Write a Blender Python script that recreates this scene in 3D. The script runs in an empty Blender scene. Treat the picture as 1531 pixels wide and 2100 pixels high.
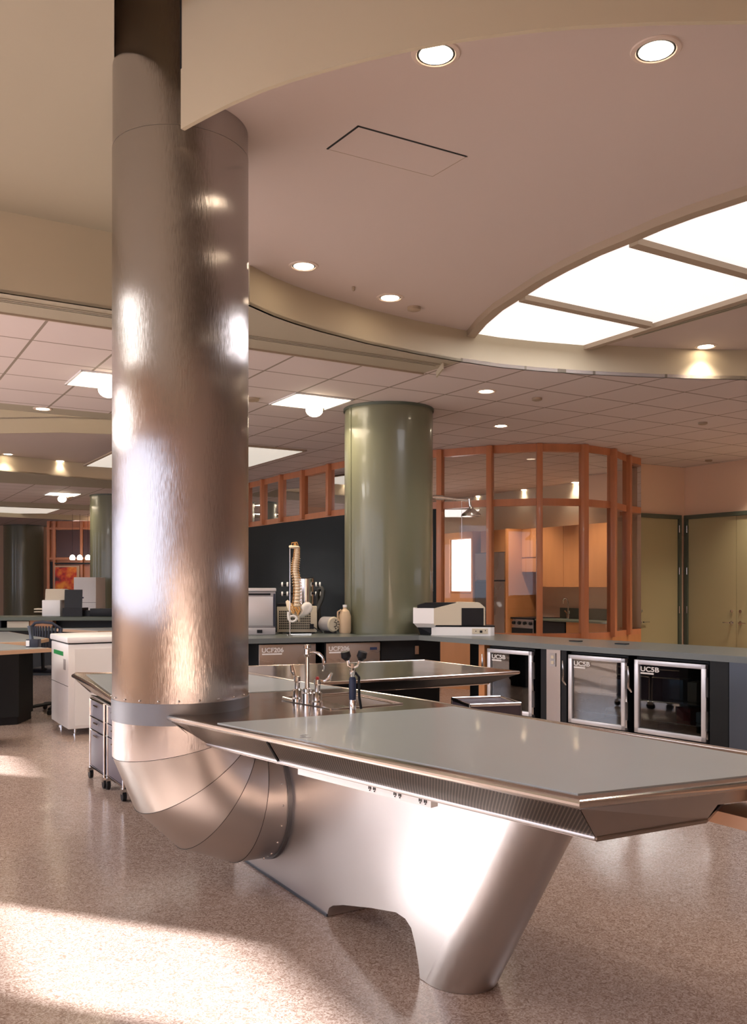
import bpy, bmesh, math, random
from mathutils import Vector, Matrix, Quaternion
random.seed(7)
C = bpy.context.scene.collection
PI = math.pi
H, F = 1.40, 1850.0                      # eye height (m) and focal length (px of the 1531x2100 frame)
E2 = Vector((.858, .513, 0)).normalized()  # the building's axes on plan
NN = Vector((-.513, .858, 0)).normalized()
ANG = math.atan2(E2.y, E2.x)

# ---------------------------------------------------------------- camera
cd = bpy.data.cameras.new('camera'); cam = bpy.data.objects.new('camera', cd); C.objects.link(cam)
cam.location = (0, 0, H); cam.rotation_euler = (PI/2, 0, 0)
cd.sensor_fit = 'VERTICAL'; cd.sensor_height = 36; cd.sensor_width = 36*1531/2100
cd.lens = 36*F/2100; cd.shift_y = (1198-1050)/2100; cd.clip_end = 200
bpy.context.scene.camera = cam
# ---------------------------------------------------------------- world, sun, exposure
vs = bpy.context.scene.view_settings
vs.view_transform = 'Standard'; vs.look = 'None'; vs.gamma = 1; vs.use_curve_mapping = False; vs.exposure = 0.0
w = bpy.data.worlds.new('world'); bpy.context.scene.world = w; w.use_nodes = True
bg = w.node_tree.nodes['Background']; bg.inputs[0].default_value = (.80, .83, 1, 1); bg.inputs[1].default_value = 3.2
sd = bpy.data.lights.new('sun', 'SUN'); sun = bpy.data.objects.new('sun', sd); C.objects.link(sun)
sd.energy = 44; sd.angle = math.radians(.7); sd.color = (1, .97, .98)
el = math.atan(.296); az = Vector((.94, -.34, 0)).normalized()
sdir = Vector((az.x*math.cos(el), az.y*math.cos(el), -math.sin(el)))
sun.rotation_euler = sdir.to_track_quat('-Z', 'Y').to_euler(); sun.location = (-12, 9, 6)

# ---------------------------------------------------------------- maths helpers
def at(px, py, z):
    'point at height z seen at that place of the photo'
    d = F*(H-z)/(py-1198.0)
    return Vector(((px-765)/F*d, d, z))
def R(a, b, z=0): return Vector((a*E2.x+b*NN.x, a*E2.y+b*NN.y, z))

# ---------------------------------------------------------------- mesh helpers
class B:
    def __init__(s): s.bm = bmesh.new()
    def face(s, pts):
        vs_ = [s.bm.verts.new(p) for p in pts]
        try: s.bm.faces.new(vs_)
        except Exception: pass
        return s
    def box(s, c, d, rz=0, bev=0, rx=0, ry=0):
        m = Matrix.Translation(Vector(c)) @ Matrix.Rotation(rz, 4, 'Z') @ Matrix.Rotation(ry, 4, 'Y') @ Matrix.Rotation(rx, 4, 'X') @ Matrix.Diagonal((d[0], d[1], d[2], 1))
        r = bmesh.ops.create_cube(s.bm, size=1, matrix=m)
        if bev:
            es = list({e for v in r['verts'] for e in v.link_edges})
            bmesh.ops.bevel(s.bm, geom=es, offset=bev, segments=2, profile=.5, affect='EDGES')
        return s
    def span(s, x0, x1, y0, y1, z0, z1, bev=0):
        return s.box(((x0+x1)/2, (y0+y1)/2, (z0+z1)/2), (abs(x1-x0), abs(y1-y0), abs(z1-z0)), bev=bev)
    def loft(s, rings, cap=True, closed=True):
        rr = [[s.bm.verts.new(p) for p in r] for r in rings]; n = len(rr[0])
        for a, b in zip(rr, rr[1:]):
            for i in range(n if closed else n-1):
                s.bm.faces.new((a[i], a[(i+1) % n], b[(i+1) % n], b[i]))
        if cap and closed:
            s.bm.faces.new(rr[0][::-1]); s.bm.faces.new(rr[-1])
        return s
    def tube(s, pts, r, seg=12, cap=True):
        pts = [Vector(p) for p in pts]; rs = r if isinstance(r, (list, tuple)) else [r]*len(pts)
        rings = []; up = None
        for i, p in enumerate(pts):
            t = (pts[min(i+1, len(pts)-1)]-pts[max(i-1, 0)]).normalized()
            if up is None: up = t.orthogonal().normalized()
            up = (up - t*up.dot(t)).normalized(); sd_ = t.cross(up)
            rings.append([p+(up*math.cos(2*PI*k/seg)+sd_*math.sin(2*PI*k/seg))*rs[i] for k in range(seg)])
        return s.loft(rings, cap)
    def lathe(s, c, prof, seg=32, cap=True):
        c = Vector(c)
        return s.loft([[c+Vector((r*math.cos(2*PI*k/seg), r*math.sin(2*PI*k/seg), z)) for k in range(seg)] for r, z in prof], cap)
    def ball(s, c, r, seg=16, sc=(1, 1, 1)):
        m = Matrix.Translation(Vector(c)) @ Matrix.Diagonal((sc[0], sc[1], sc[2], 1))
        bmesh.ops.create_uvsphere(s.bm, u_segments=seg, v_segments=max(6, seg//2), radius=r, matrix=m); return s
    def prism(s, poly, z0, z1):
        a = [s.bm.verts.new((p[0], p[1], z0)) for p in poly]; b = [s.bm.verts.new((p[0], p[1], z1)) for p in poly]
        n = len(poly)
        for i in range(n): s.bm.faces.new((a[i], a[(i+1) % n], b[(i+1) % n], b[i]))
        s.bm.faces.new(a[::-1]); s.bm.faces.new(b); return s
    def hull(s, pts, vec):
        'planar outline pushed along vec'
        v = Vector(vec); a = [s.bm.verts.new(Vector(p)) for p in pts]; b = [s.bm.verts.new(Vector(p)+v) for p in pts]
        n = len(pts)
        for i in range(n): s.bm.faces.new((a[i], a[(i+1) % n], b[(i+1) % n], b[i]))
        s.bm.faces.new(a[::-1]); s.bm.faces.new(b); return s
    def strip(s, pts, z0, z1, th=.02):
        'upright wall of thickness th along a plan polyline'
        n = len(pts); nor = []
        for i in range(n):
            a = Vector(pts[max(i-1, 0)]).xy; b = Vector(pts[min(i+1, n-1)]).xy
            t = (b-a).normalized(); nor.append(Vector((-t.y, t.x)))
        rings = []
        for i in range(n):
            p = Vector(pts[i]).xy; q = p+nor[i]*th
            rings.append([(p.x, p.y, z0), (q.x, q.y, z0), (q.x, q.y, z1), (p.x, p.y, z1)])
        return s.loft(rings)

def obj(name, b, mat, parent=None, label=None, smooth=25, world=True):
    me = bpy.data.meshes.new(name)
    bmesh.ops.recalc_face_normals(b.bm, faces=b.bm.faces)
    b.bm.to_mesh(me); b.bm.free()
    me.materials.append(mat)
    if smooth:
        for p in me.polygons: p.use_smooth = True
        me.set_sharp_from_angle(angle=math.radians(smooth))
    o = bpy.data.objects.new(name, me); C.objects.link(o)
    if parent is not None: o.parent = parent
    if label: o['label'] = label
    return o
def thing(name, label, cat, loc=(0, 0, 0), rz=0, group=None):
    o = bpy.data.objects.new(name, None); C.objects.link(o); o.empty_display_size = .1
    o.location = loc; o.rotation_euler = (0, 0, rz); o['label'] = label; o['category'] = cat
    if group: o['group'] = group
    return o
def tag(o, label, cat, group=None):
    o['label'] = label; o['category'] = cat
    if group: o['group'] = group
    return o
def struct(name, b, mat, smooth=25, label=None):
    o = obj(name, b, mat, None, label, smooth); o['kind'] = 'structure'; return o
def dup(root, loc, rz, label=None, group=None):
    r = root.copy(); C.objects.link(r); r.location = loc; r.rotation_euler = (0, 0, rz)
    if label: r['label'] = label
    if group: r['group'] = group
    for ch in list(root.children):
        c = ch.copy(); C.objects.link(c); c.parent = r
        for g in ch.children:
            d = g.copy(); C.objects.link(d); d.parent = c
    return r
def shift(pts, o): return [Vector(p)-Vector(o) for p in pts]

# ---------------------------------------------------------------- materials
def mat(name, col, rough=.5, metal=0, spec=.5, coat=0, emis=None, es=0, noise=0, nscale=8, bump=0, bscale=(40, 40, 40), aniso=0, trans=0, alpha=1, detail=3):
    m = bpy.data.materials.new(name); m.use_nodes = True; nt = m.node_tree; p = nt.nodes['Principled BSDF']
    I = p.inputs; I['Base Color'].default_value = (*col, 1); I['Roughness'].default_value = rough; I['Metallic'].default_value = metal
    I['Specular IOR Level'].default_value = spec; I['Coat Weight'].default_value = coat; I['Coat Roughness'].default_value = .05
    if emis: I['Emission Color'].default_value = (*emis, 1); I['Emission Strength'].default_value = es
    I['Transmission Weight'].default_value = trans; I['Alpha'].default_value = alpha
    if noise or bump:
        tc = nt.nodes.new('ShaderNodeTexCoord'); mp = nt.nodes.new('ShaderNodeMapping'); mp.inputs['Scale'].default_value = bscale
        nt.links.new(tc.outputs['Object'], mp.inputs[0])
        nz = nt.nodes.new('ShaderNodeTexNoise'); nz.inputs['Scale'].default_value = 1; nz.inputs['Detail'].default_value = detail
        nt.links.new(mp.outputs[0], nz.inputs['Vector'])
        if noise:
            mx = nt.nodes.new('ShaderNodeMix'); mx.data_type = 'RGBA'
            mx.inputs[6].default_value = (*[max(0, c*(1-noise)) for c in col], 1); mx.inputs[7].default_value = (*[min(1, c*(1+noise)) for c in col], 1)
            nt.links.new(nz.outputs[0], mx.inputs[0]); nt.links.new(mx.outputs[2], I['Base Color'])
        if bump:
            bp = nt.nodes.new('ShaderNodeBump'); bp.inputs['Strength'].default_value = bump; bp.inputs['Distance'].default_value = .01
            nt.links.new(nz.outputs[0], bp.inputs['Height']); nt.links.new(bp.outputs[0], I['Normal'])
    if aniso:
        I['Anisotropic'].default_value = aniso
        tg = nt.nodes.new('ShaderNodeTangent'); tg.direction_type = 'RADIAL'; tg.axis = 'Z'; nt.links.new(tg.outputs[0], I['Tangent'])
        I['Anisotropic Rotation'].default_value = 0
    return m
M = {}
def streaky(m, amp, freq):
    'fine upright brushing: the normal wobbles sideways round the shaft, which smears reflections across it'
    nt = m.node_tree; p = nt.nodes['Principled BSDF']; L = nt.links
    src = p.inputs['Normal'].links[0].from_socket
    tc = nt.nodes.new('ShaderNodeTexCoord'); mp = nt.nodes.new('ShaderNodeMapping'); mp.inputs['Scale'].default_value = freq; L.new(tc.outputs['Object'], mp.inputs[0])
    nz = nt.nodes.new('ShaderNodeTexNoise'); nz.inputs['Scale'].default_value = 1; nz.inputs['Detail'].default_value = 2; L.new(mp.outputs[0], nz.inputs['Vector'])
    a = nt.nodes.new('ShaderNodeMath'); a.operation = 'SUBTRACT'; a.inputs[1].default_value = .5; L.new(nz.outputs[0], a.inputs[0])
    b = nt.nodes.new('ShaderNodeMath'); b.operation = 'MULTIPLY'; b.inputs[1].default_value = amp; L.new(a.outputs[0], b.inputs[0])
    tg = nt.nodes.new('ShaderNodeTangent'); tg.direction_type = 'RADIAL'; tg.axis = 'Z'
    sc1 = nt.nodes.new('ShaderNodeVectorMath'); sc1.operation = 'SCALE'; L.new(tg.outputs[0], sc1.inputs[0]); L.new(b.outputs[0], sc1.inputs['Scale'])
    ad = nt.nodes.new('ShaderNodeVectorMath'); ad.operation = 'ADD'; L.new(sc1.outputs[0], ad.inputs[0]); L.new(src, ad.inputs[1])
    no = nt.nodes.new('ShaderNodeVectorMath'); no.operation = 'NORMALIZE'; L.new(ad.outputs[0], no.inputs[0]); L.new(no.outputs[0], p.inputs['Normal'])
def brushed(name, col, rough, stretch, bump=.03, aniso=0):
    'stainless sheet: fine brushing, soft large waves, slight tone change'
    m = mat(name, col, rough, 1, aniso=aniso); nt = m.node_tree; p = nt.nodes['Principled BSDF']
    tc = nt.nodes.new('ShaderNodeTexCoord')
    mp = nt.nodes.new('ShaderNodeMapping'); mp.inputs['Scale'].default_value = stretch; nt.links.new(tc.outputs['Object'], mp.inputs[0])
    nz = nt.nodes.new('ShaderNodeTexNoise'); nz.inputs['Scale'].default_value = 1; nz.inputs['Detail'].default_value = 2; nt.links.new(mp.outputs[0], nz.inputs['Vector'])
    n2 = nt.nodes.new('ShaderNodeTexNoise'); n2.inputs['Scale'].default_value = 2.3; n2.inputs['Detail'].default_value = 2; nt.links.new(tc.outputs['Object'], n2.inputs['Vector'])
    b1 = nt.nodes.new('ShaderNodeBump'); b1.inputs['Strength'].default_value = bump; b1.inputs['Distance'].default_value = .004; nt.links.new(nz.outputs[0], b1.inputs['Height'])
    b2 = nt.nodes.new('ShaderNodeBump'); b2.inputs['Strength'].default_value = .12; b2.inputs['Distance'].default_value = .02; nt.links.new(n2.outputs[0], b2.inputs['Height'])
    nt.links.new(b1.outputs[0], b2.inputs['Normal']); nt.links.new(b2.outputs[0], p.inputs['Normal'])
    mr = nt.nodes.new('ShaderNodeMapRange'); mr.inputs[3].default_value = rough*.8; mr.inputs[4].default_value = rough*1.25
    nt.links.new(n2.outputs[0], mr.inputs[0]); nt.links.new(mr.outputs[0], p.inputs['Roughness'])
    return m
M['duct'] = brushed('brushed_duct_steel', (.47, .44, .43), .19, (220, 220, 3), .015, 1.0)
streaky(M['duct'], 1.3, (2600, 2600, 25))
M['elbow'] = brushed('brushed_elbow_steel', (.62, .59, .57), .30, (60, 60, 60), .02)
M['band'] = brushed('dull_collar_steel', (.20, .205, .22), .42, (60, 60, 60), .02)
M['base'] = brushed('satin_base_steel', (.56, .535, .53), .36, (60, 60, 4), .03)
M['top'] = brushed('polished_top_steel', (.60, .52, .46), .16, (50, 50, 50), .015)
M['rim'] = mat('rim_steel', (.66, .63, .60), .18, 1)
M['chrome'] = mat('chrome', (.78, .78, .78), .08, 1)
M['fscia'] = mat('fascia_steel', (.42, .38, .35), .28, 1)
M['steel'] = brushed('fridge_steel', (.55, .50, .46), .28, (4, 60, 60), .03)
M['alu'] = mat('anodised_aluminium', (.70, .70, .73), .38, .6)
M['inset'] = mat('grey_laminate', (.37, .41, .425), .30, coat=.25, noise=.06, bscale=(3, 3, 3))
M['wood'] = mat('fir_wood', (.52, .20, .09), .38, coat=.15, noise=.16, bscale=(14, 14, 1.5))
M['maple'] = mat('maple_veneer', (.50, .22, .085), .42, coat=.1, noise=.12, bscale=(10, 10, 1.2))
M['lightwood'] = mat('pale_wood', (.62, .36, .22), .4, noise=.08, bscale=(3, 20, 20))
M['edge'] = mat('tan_edge', (.52, .34, .22), .4)
M['black'] = mat('black_plastic', (.010, .011, .014), .45, spec=.25)
M['purpledark'] = mat('smoked_glass', (.07, .02, .012), .2)
M['darkcab'] = mat('charcoal_laminate', (.012, .014, .016), .45, spec=.25)
M['blackwall'] = mat('black_board', (.008, .013, .015), .55, spec=.2)
M['basin'] = mat('satin_basin_steel', (.48, .42, .37), .45, .6)
M['green'] = mat('green_column_paint', (.150, .155, .098), .30, coat=.25)
M['counter'] = mat('grey_green_worktop', (.115, .135, .125), .32, coat=.2, noise=.08, bscale=(60, 60, 60))
M['cedge'] = mat('grey_green_worktop_edge', (.145, .165, .165), .4)
M['white'] = mat('white_enamel', (.86, .855, .85), .35)
M['cream'] = mat('cream_plastic', (.62, .55, .42), .45)
M['grey'] = mat('grey_plastic', (.40, .38, .39), .5)
M['purple'] = mat('plum_panel', (.075, .060, .085), .35)
M['drywall'] = mat('cream_drywall', (.45, .385, .27), .75)
M['soffit'] = mat('cream_soffit', (.37, .33, .245), .78)
M['void'] = mat('dark_unseen_ceiling', (.10, .075, .055), .8)  # unseen high ceiling, coloured dark so the duct top mirrors less light
M['pink'] = mat('warm_plaster', (.55, .46, .41), .7, spec=.4)
M['wall'] = mat('tan_wall', (.74, .53, .39), .75)
M['door'] = mat('olive_door_paint', (.38, .335, .19), .5)
M['jamb'] = mat('green_door_frame', (.075, .095, .070), .45)
M['dark'] = mat('dark_gap', (.01, .01, .01), .8)
M['bone'] = mat('bone_plastic', (.80, .68, .50), .5)
M['boneW'] = mat('white_bone_plastic', (.88, .84, .78), .45)
M['nerve'] = mat('amber_cartilage', (.55, .27, .06), .45)
M['greenlabel'] = mat('green_label', (.03, .30, .09), .5)
M['red'] = mat('red_plastic', (.4, .02, .02), .4)
M['navy'] = mat('navy_fabric', (.02, .025, .045), .6)
M['blue'] = mat('blue_grip', (.02, .035, .09), .4)
M['panelblue'] = mat('blue_grey_panel', (.10, .12, .15), .3, .6)
M['hose'] = mat('ribbed_black_hose', (.015, .017, .016), .5)
M['milk'] = mat('milky_jug_plastic', (.62, .46, .30), .45)
M['bulb'] = mat('warm_lamp', (1, 1, 1), .5, emis=(1, .80, .58), es=26)
M['troffer'] = mat('warm_light_panel', (1, 1, 1), .5, emis=(1, .84, .62), es=7)
M['sky'] = mat('skylight_diffuser', (.9, .9, .9), .6, emis=(1, .955, .93), es=.84)
M['sky2'] = mat('light_panel_diffuser', (.9, .9, .9), .6, emis=(1, .93, .80), es=.55)
M['daywin'] = mat('bright_daylight_pane', (1, 1, 1), .5, emis=(.95, .97, 1), es=2.2)
M['can'] = mat('lamp_can', (.75, .6, .5), .25, 1)
M['trimring'] = mat('lamp_trim', (.62, .50, .42), .4)
M['skyframe'] = mat('skylight_frame_paint', (.36, .28, .20), .6)

# floor: small-flecked vinyl, glossy
m = mat('speckled_floor', (.5, .36, .29), .2, coat=.0); nt = m.node_tree; p = nt.nodes['Principled BSDF']; L = nt.links
tc = nt.nodes.new('ShaderNodeTexCoord')
n1 = nt.nodes.new('ShaderNodeTexNoise'); n1.inputs['Scale'].default_value = 62; n1.inputs['Detail'].default_value = 2; n1.inputs['Distortion'].default_value = 2.2
L.new(tc.outputs['Object'], n1.inputs['Vector'])
cr = nt.nodes.new('ShaderNodeValToRGB'); cr.color_ramp.elements[0].position = .38; cr.color_ramp.elements[1].position = .62
cr.color_ramp.elements[0].color = (.31, .205, .160, 1); cr.color_ramp.elements[1].color = (.64, .51, .44, 1)
L.new(n1.outputs[0], cr.inputs[0])
n2 = nt.nodes.new('ShaderNodeTexNoise'); n2.inputs['Scale'].default_value = 1.2; L.new(tc.outputs['Object'], n2.inputs['Vector'])
mx = nt.nodes.new('ShaderNodeMix'); mx.data_type = 'RGBA'; mx.blend_type = 'MULTIPLY'; mx.inputs[0].default_value = .25
L.new(cr.outputs[0], mx.inputs[6]); L.new(n2.outputs[0], mx.inputs[7]); L.new(mx.outputs[2], p.inputs['Base Color'])
bp = nt.nodes.new('ShaderNodeBump'); bp.inputs['Strength'].default_value = .06; bp.inputs['Distance'].default_value = .05
n3 = nt.nodes.new('ShaderNodeTexNoise'); n3.inputs['Scale'].default_value = 1.7; L.new(tc.outputs['Object'], n3.inputs['Vector'])
L.new(n3.outputs[0], bp.inputs['Height']); L.new(bp.outputs[0], p.inputs['Normal'])
p.inputs['Roughness'].default_value = .17; p.inputs['Specular IOR Level'].default_value = .75
M['floor'] = m
# ceiling tiles: square lay-in tiles with a thin metal grid
m = mat('ceiling_tile', (.60, .52, .50), .8); nt = m.node_tree; p = nt.nodes['Principled BSDF']; L = nt.links
tc = nt.nodes.new('ShaderNodeTexCoord'); mp = nt.nodes.new('ShaderNodeMapping'); mp.vector_type = 'POINT'
TS = .628
o0 = at(674.4, 777.9, 3.22); a0 = o0.xy.dot(E2.xy); b0 = o0.xy.dot(NN.xy)
mp.inputs['Rotation'].default_value = (0, 0, -ANG)
L.new(tc.outputs['Object'], mp.inputs[0])
sp = nt.nodes.new('ShaderNodeSeparateXYZ'); L.new(mp.outputs[0], sp.inputs[0])
def mth(op, a, b=None, c=None):
    n = nt.nodes.new('ShaderNodeMath'); n.operation = op
    for i, v in enumerate((a, b, c)):
        if v is None: continue
        if isinstance(v, (int, float)): n.inputs[i].default_value = v
        else: L.new(v, n.inputs[i])
    return n.outputs[0]
def line(o_, off):
    t = mth('FRACT', mth('DIVIDE', mth('SUBTRACT', o_, off-50*TS), TS))
    return mth('LESS_THAN', mth('MINIMUM', t, mth('SUBTRACT', 1.0, t)), .017)
g = mth('MAXIMUM', line(sp.outputs[0], a0), line(sp.outputs[1], b0))
mx = nt.nodes.new('ShaderNodeMix'); mx.data_type = 'RGBA'; mx.inputs[6].default_value = (.62, .545, .52, 1); mx.inputs[7].default_value = (.26, .215, .17, 1)
L.new(g, mx.inputs[0]); L.new(mx.outputs[2], p.inputs['Base Color']); M['tile'] = m
# perforated sheet
m = mat('perforated_sheet', (.45, .42, .38), .3, 1); nt = m.node_tree; p = nt.nodes['Principled BSDF']; L = nt.links
tc = nt.nodes.new('ShaderNodeTexCoord'); vo = nt.nodes.new('ShaderNodeTexVoronoi'); vo.voronoi_dimensions = '2D'; vo.inputs['Scale'].default_value = 115; vo.inputs['Randomness'].default_value = 0
mp = nt.nodes.new('ShaderNodeMapping'); mp.inputs['Rotation'].default_value = (0, 0, math.radians(47)); L.new(tc.outputs['Object'], mp.inputs[0])
sx_ = nt.nodes.new('ShaderNodeSeparateXYZ'); L.new(mp.outputs[0], sx_.inputs[0]); cb_ = nt.nodes.new('ShaderNodeCombineXYZ'); L.new(sx_.outputs[0], cb_.inputs[0])
mz = nt.nodes.new('ShaderNodeMath'); mz.operation = 'MULTIPLY'; mz.inputs[1].default_value = 1.2; L.new(sx_.outputs[2], mz.inputs[0]); L.new(mz.outputs[0], cb_.inputs[1])
m2 = nt.nodes.new('ShaderNodeMapping'); m2.inputs['Rotation'].default_value = (0, 0, PI/4); L.new(cb_.outputs[0], m2.inputs[0]); L.new(m2.outputs[0], vo.inputs['Vector'])
ls = nt.nodes.new('ShaderNodeMath'); ls.operation = 'LESS_THAN'; ls.inputs[1].default_value = .42; L.new(vo.outputs['Distance'], ls.inputs[0])
mx = nt.nodes.new('ShaderNodeMix'); mx.data_type = 'RGBA'; mx.inputs[6].default_value = (.42, .37, .31, 1); mx.inputs[7].default_value = (.008, .008, .008, 1)
L.new(ls.outputs[0], mx.inputs[0]); L.new(mx.outputs[2], p.inputs['Base Color'])
iv = nt.nodes.new('ShaderNodeMath'); iv.operation = 'SUBTRACT'; iv.inputs[0].default_value = 1; L.new(ls.outputs[0], iv.inputs[1]); L.new(iv.outputs[0], p.inputs['Metallic'])
M['perf'] = m
# window glass: clear sheet that mirrors a little
def glass(name, tint=(1, 1, 1), refl=.10):
    m = bpy.data.materials.new(name); m.use_nodes = True; nt = m.node_tree; nt.nodes.clear()
    out = nt.nodes.new('ShaderNodeOutputMaterial'); tr = nt.nodes.new('ShaderNodeBsdfTransparent'); tr.inputs[0].default_value = (*tint, 1)
    gl = nt.nodes.new('ShaderNodeBsdfGlossy'); gl.inputs['Roughness'].default_value = .01
    fr = nt.nodes.new('ShaderNodeFresnel'); fr.inputs[0].default_value = 1.5
    ad = nt.nodes.new('ShaderNodeMath'); ad.operation = 'ADD'; ad.inputs[1].default_value = refl; nt.links.new(fr.outputs[0], ad.inputs[0])
    mi = nt.nodes.new('ShaderNodeMixShader'); nt.links.new(ad.outputs[0], mi.inputs[0]); nt.links.new(tr.outputs[0], mi.inputs[1]); nt.links.new(gl.outputs[0], mi.inputs[2])
    nt.links.new(mi.outputs[0], out.inputs[0]); return m
M['glass'] = glass('clear_glass', (.98, .97, .96), .0); M['fglass'] = glass('fridge_glass', (.55, .60, .62), .10)
# painting
m = mat('red_painting', (.6, .06, .02), .5); nt = m.node_tree; p = nt.nodes['Principled BSDF']; L = nt.links
tc = nt.nodes.new('ShaderNodeTexCoord'); nz = nt.nodes.new('ShaderNodeTexNoise'); nz.inputs['Scale'].default_value = 3.2; nz.inputs['Detail'].default_value = 3
L.new(tc.outputs['Object'], nz.inputs['Vector']); cr = nt.nodes.new('ShaderNodeValToRGB'); L.new(nz.outputs[0], cr.inputs[0])
e = cr.color_ramp.elements; e[0].position = .38; e[0].color = (.03, .01, .02, 1); e[1].position = .47; e[1].color = (.55, .03, .015, 1)
x = e.new(.62); x.color = (.85, .30, .03, 1); L.new(cr.outputs[0], p.inputs['Base Color']); M['paint'] = m

def text(body, size, mat_, parent, loc, rot, ext=.001, off=0.0, name='lettering', sx=1):
    cu = bpy.data.curves.new(name, 'FONT'); cu.body = body; cu.size = size; cu.extrude = ext; cu.offset = off
    t = bpy.data.objects.new('tmp', cu); C.objects.link(t)
    bpy.context.view_layer.update()
    me = bpy.data.meshes.new_from_object(t.evaluated_get(bpy.context.evaluated_depsgraph_get()))
    C.objects.unlink(t); bpy.data.objects.remove(t)
    me.materials.clear(); me.materials.append(mat_); me.name = name
    o = bpy.data.objects.new(name, me); C.objects.link(o); o.parent = parent; o.location = loc; o.rotation_euler = rot; o.scale = (sx, 1, 1)
    return o

# ================================================================ SETTING
ZT, ZP, ZH, ZV = 3.22, 3.48, 3.73, 4.7
struct('floor', B().prism([R(-6, -6), R(13.5, -6), R(13.5, 34), R(-6, 34)], -.1, 0), M['floor'])
# --- ceiling of the first bay
TIP = (-.79, 3.76)
lens_far = [(-.95, 4.3), (-1.0, 4.9), (-.97, 5.3), (-.9, 5.62), (-.807, 5.88), (-.68, 6.11), (-.55, 6.29), (-.379, 6.49), (-.04, 6.82), (.339, 7.12), (.712, 7.37), (1.05, 7.56), (1.392, 7.69), (1.82, 7.81), (2.28, 7.90), (2.8, 7.98), (3.32, 8.02), (3.9, 7.98), (4.6, 7.7), (5.2, 7.3), (5.7, 6.8), (6.05, 6.2), (6.3, 5.4)]
near0 = [(378, 268), (400, 256), (430, 240), (475, 217), (540, 189), (600, 168), (680, 145), (760, 124), (840, 106), (920, 91), (1000, 79), (1100, 67), (1200, 59), (1350, 52), (1531, 50)]
lens_near = [tuple(at(x_, y_, 3.30).xy) for x_, y_ in near0] + [(2.0, 3.10), (2.9, 3.25), (3.8, 3.5), (4.8, 3.95), (5.6, 4.5), (6.3, 5.4)]
struct('ceiling', B().prism(lens_near + lens_far[::-1][1:], ZP, ZP+.02), M['pink'])
struct('trim_1', B().strip(lens_far[4:], ZT, ZP+.05, -.0+.02), M['drywall'], 40)
struct('trim_2', B().strip(lens_near, 3.30, ZV, -.02), M['drywall'], 40)
hl = [R(-5, 6.02), R(2.43, 6.02), (-.97, 5.3), (-1.0, 4.9), (-1.02, 4.5), (-1.215, 4.24), (-.536, 1.88), (-.296, 1.04), R(0, -.4), R(0, -5), R(-5, -5)]
struct('ceiling', B().prism(hl, ZH, ZH+.02), M['soffit'])
struct('trim_3', B().strip([R(-5, 6.02), R(2.43, 6.02)], ZT, ZH, .02), M['drywall'])
struct('trim_4', B().strip([(-1.215, 4.24), (-.536, 1.88), (-.296, 1.04), R(0, -.4), R(0, -5)], ZH, ZV, -.003), M['drywall'])
struct('ceiling', B().prism([R(-5, -5), R(13, -5), R(13, 7.5), R(-5, 7.5)], ZV, ZV+.05), M['void'])
sof = [R(-5, 6.02), R(2.43, 6.02)] + lens_far[2:11] + [(.433, 7.78), R(-5, 6.46)]
struct('ceiling', B().prism(sof, ZT, ZT+.02), M['soffit'])
t1 = [R(-5, 6.46), (.433, 7.78)] + lens_far[10:] + [R(11.42, 1.4), R(11.42, 9.7), R(-5, 9.7)]
struct('ceiling', B().prism(t1, ZT, ZT+.03), M['tile'])
struct('gap_shade_strip', B().box((-.800, 3.775, 4.1), (.012, .03, 1.1)), M['dark'])  # dark strip put in for the shade of the gap beside the duct
# dark joint between drywall soffit and tiles, slot diffusers
def slot(name, a, b, z, wd=.035):
    a = Vector(a[:2]+(0,)) if isinstance(a, tuple) else Vector((a.x, a.y, 0)); b = Vector((b.x, b.y, 0)) if not isinstance(b, tuple) else Vector(b[:2]+(0,))
    t = (b-a).normalized(); q = Vector((-t.y, t.x, 0)); mb = B()
    for o_ in (-.5, .5):
        c0 = a+q*o_*wd; c1 = b+q*o_*wd
        mb.hull([c0-q*.006+Vector((0, 0, z-.004)), c1-q*.006+Vector((0, 0, z-.004)), c1+q*.006+Vector((0, 0, z-.004)), c0+q*.006+Vector((0, 0, z-.004))], (0, 0, .006))
    return mb
def vent(a, b, z, label):
    mid = (a+b)/2; r = thing('slot_vent', label, 'vent', (mid.x, mid.y, z))
    t = (b-a).normalized(); q = Vector((-t.y, t.x, 0)); l = (b-a).length/2
    fr = B()
    for s in (-1, 0, 1): fr.hull([q*s*.032-q*.007-t*l+Vector((0, 0, -.008)), q*s*.032-q*.007+t*l+Vector((0, 0, -.008)), q*s*.032+q*.007+t*l+Vector((0, 0, -.008)), q*s*.032+q*.007-t*l+Vector((0, 0, -.008))], (0, 0, .007))
    obj('frame', fr, M['soffit'], r)
    obj('slot', B().hull([-q*.032-t*l+Vector((0, 0, -.004)), -q*.032+t*l+Vector((0, 0, -.004)), q*.032+t*l+Vector((0, 0, -.004)), q*.032-t*l+Vector((0, 0, -.004))], (0, 0, .003)), M['dark'], r)
vent(at(-60, 605, ZT), at(896, 748, ZT), ZT, 'long double slot air vent along the cream soffit behind the steel duct')
vent(at(1292, 690, ZP), at(1640, 590, ZP), ZP, 'short double slot air vent beside the bright skylight')
struct('trim_5', B().strip([R(-5, 6.455), (.433, 7.775)], ZT-.012, ZT+.002, .015), M['skyframe'])
# rim where the slot soffit ends beside the tiles
struct('trim_6', B().strip([at(893, 762, ZT), at(906, 744, ZT)], ZT-.05, ZT, .012), M['drywall'])
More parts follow.
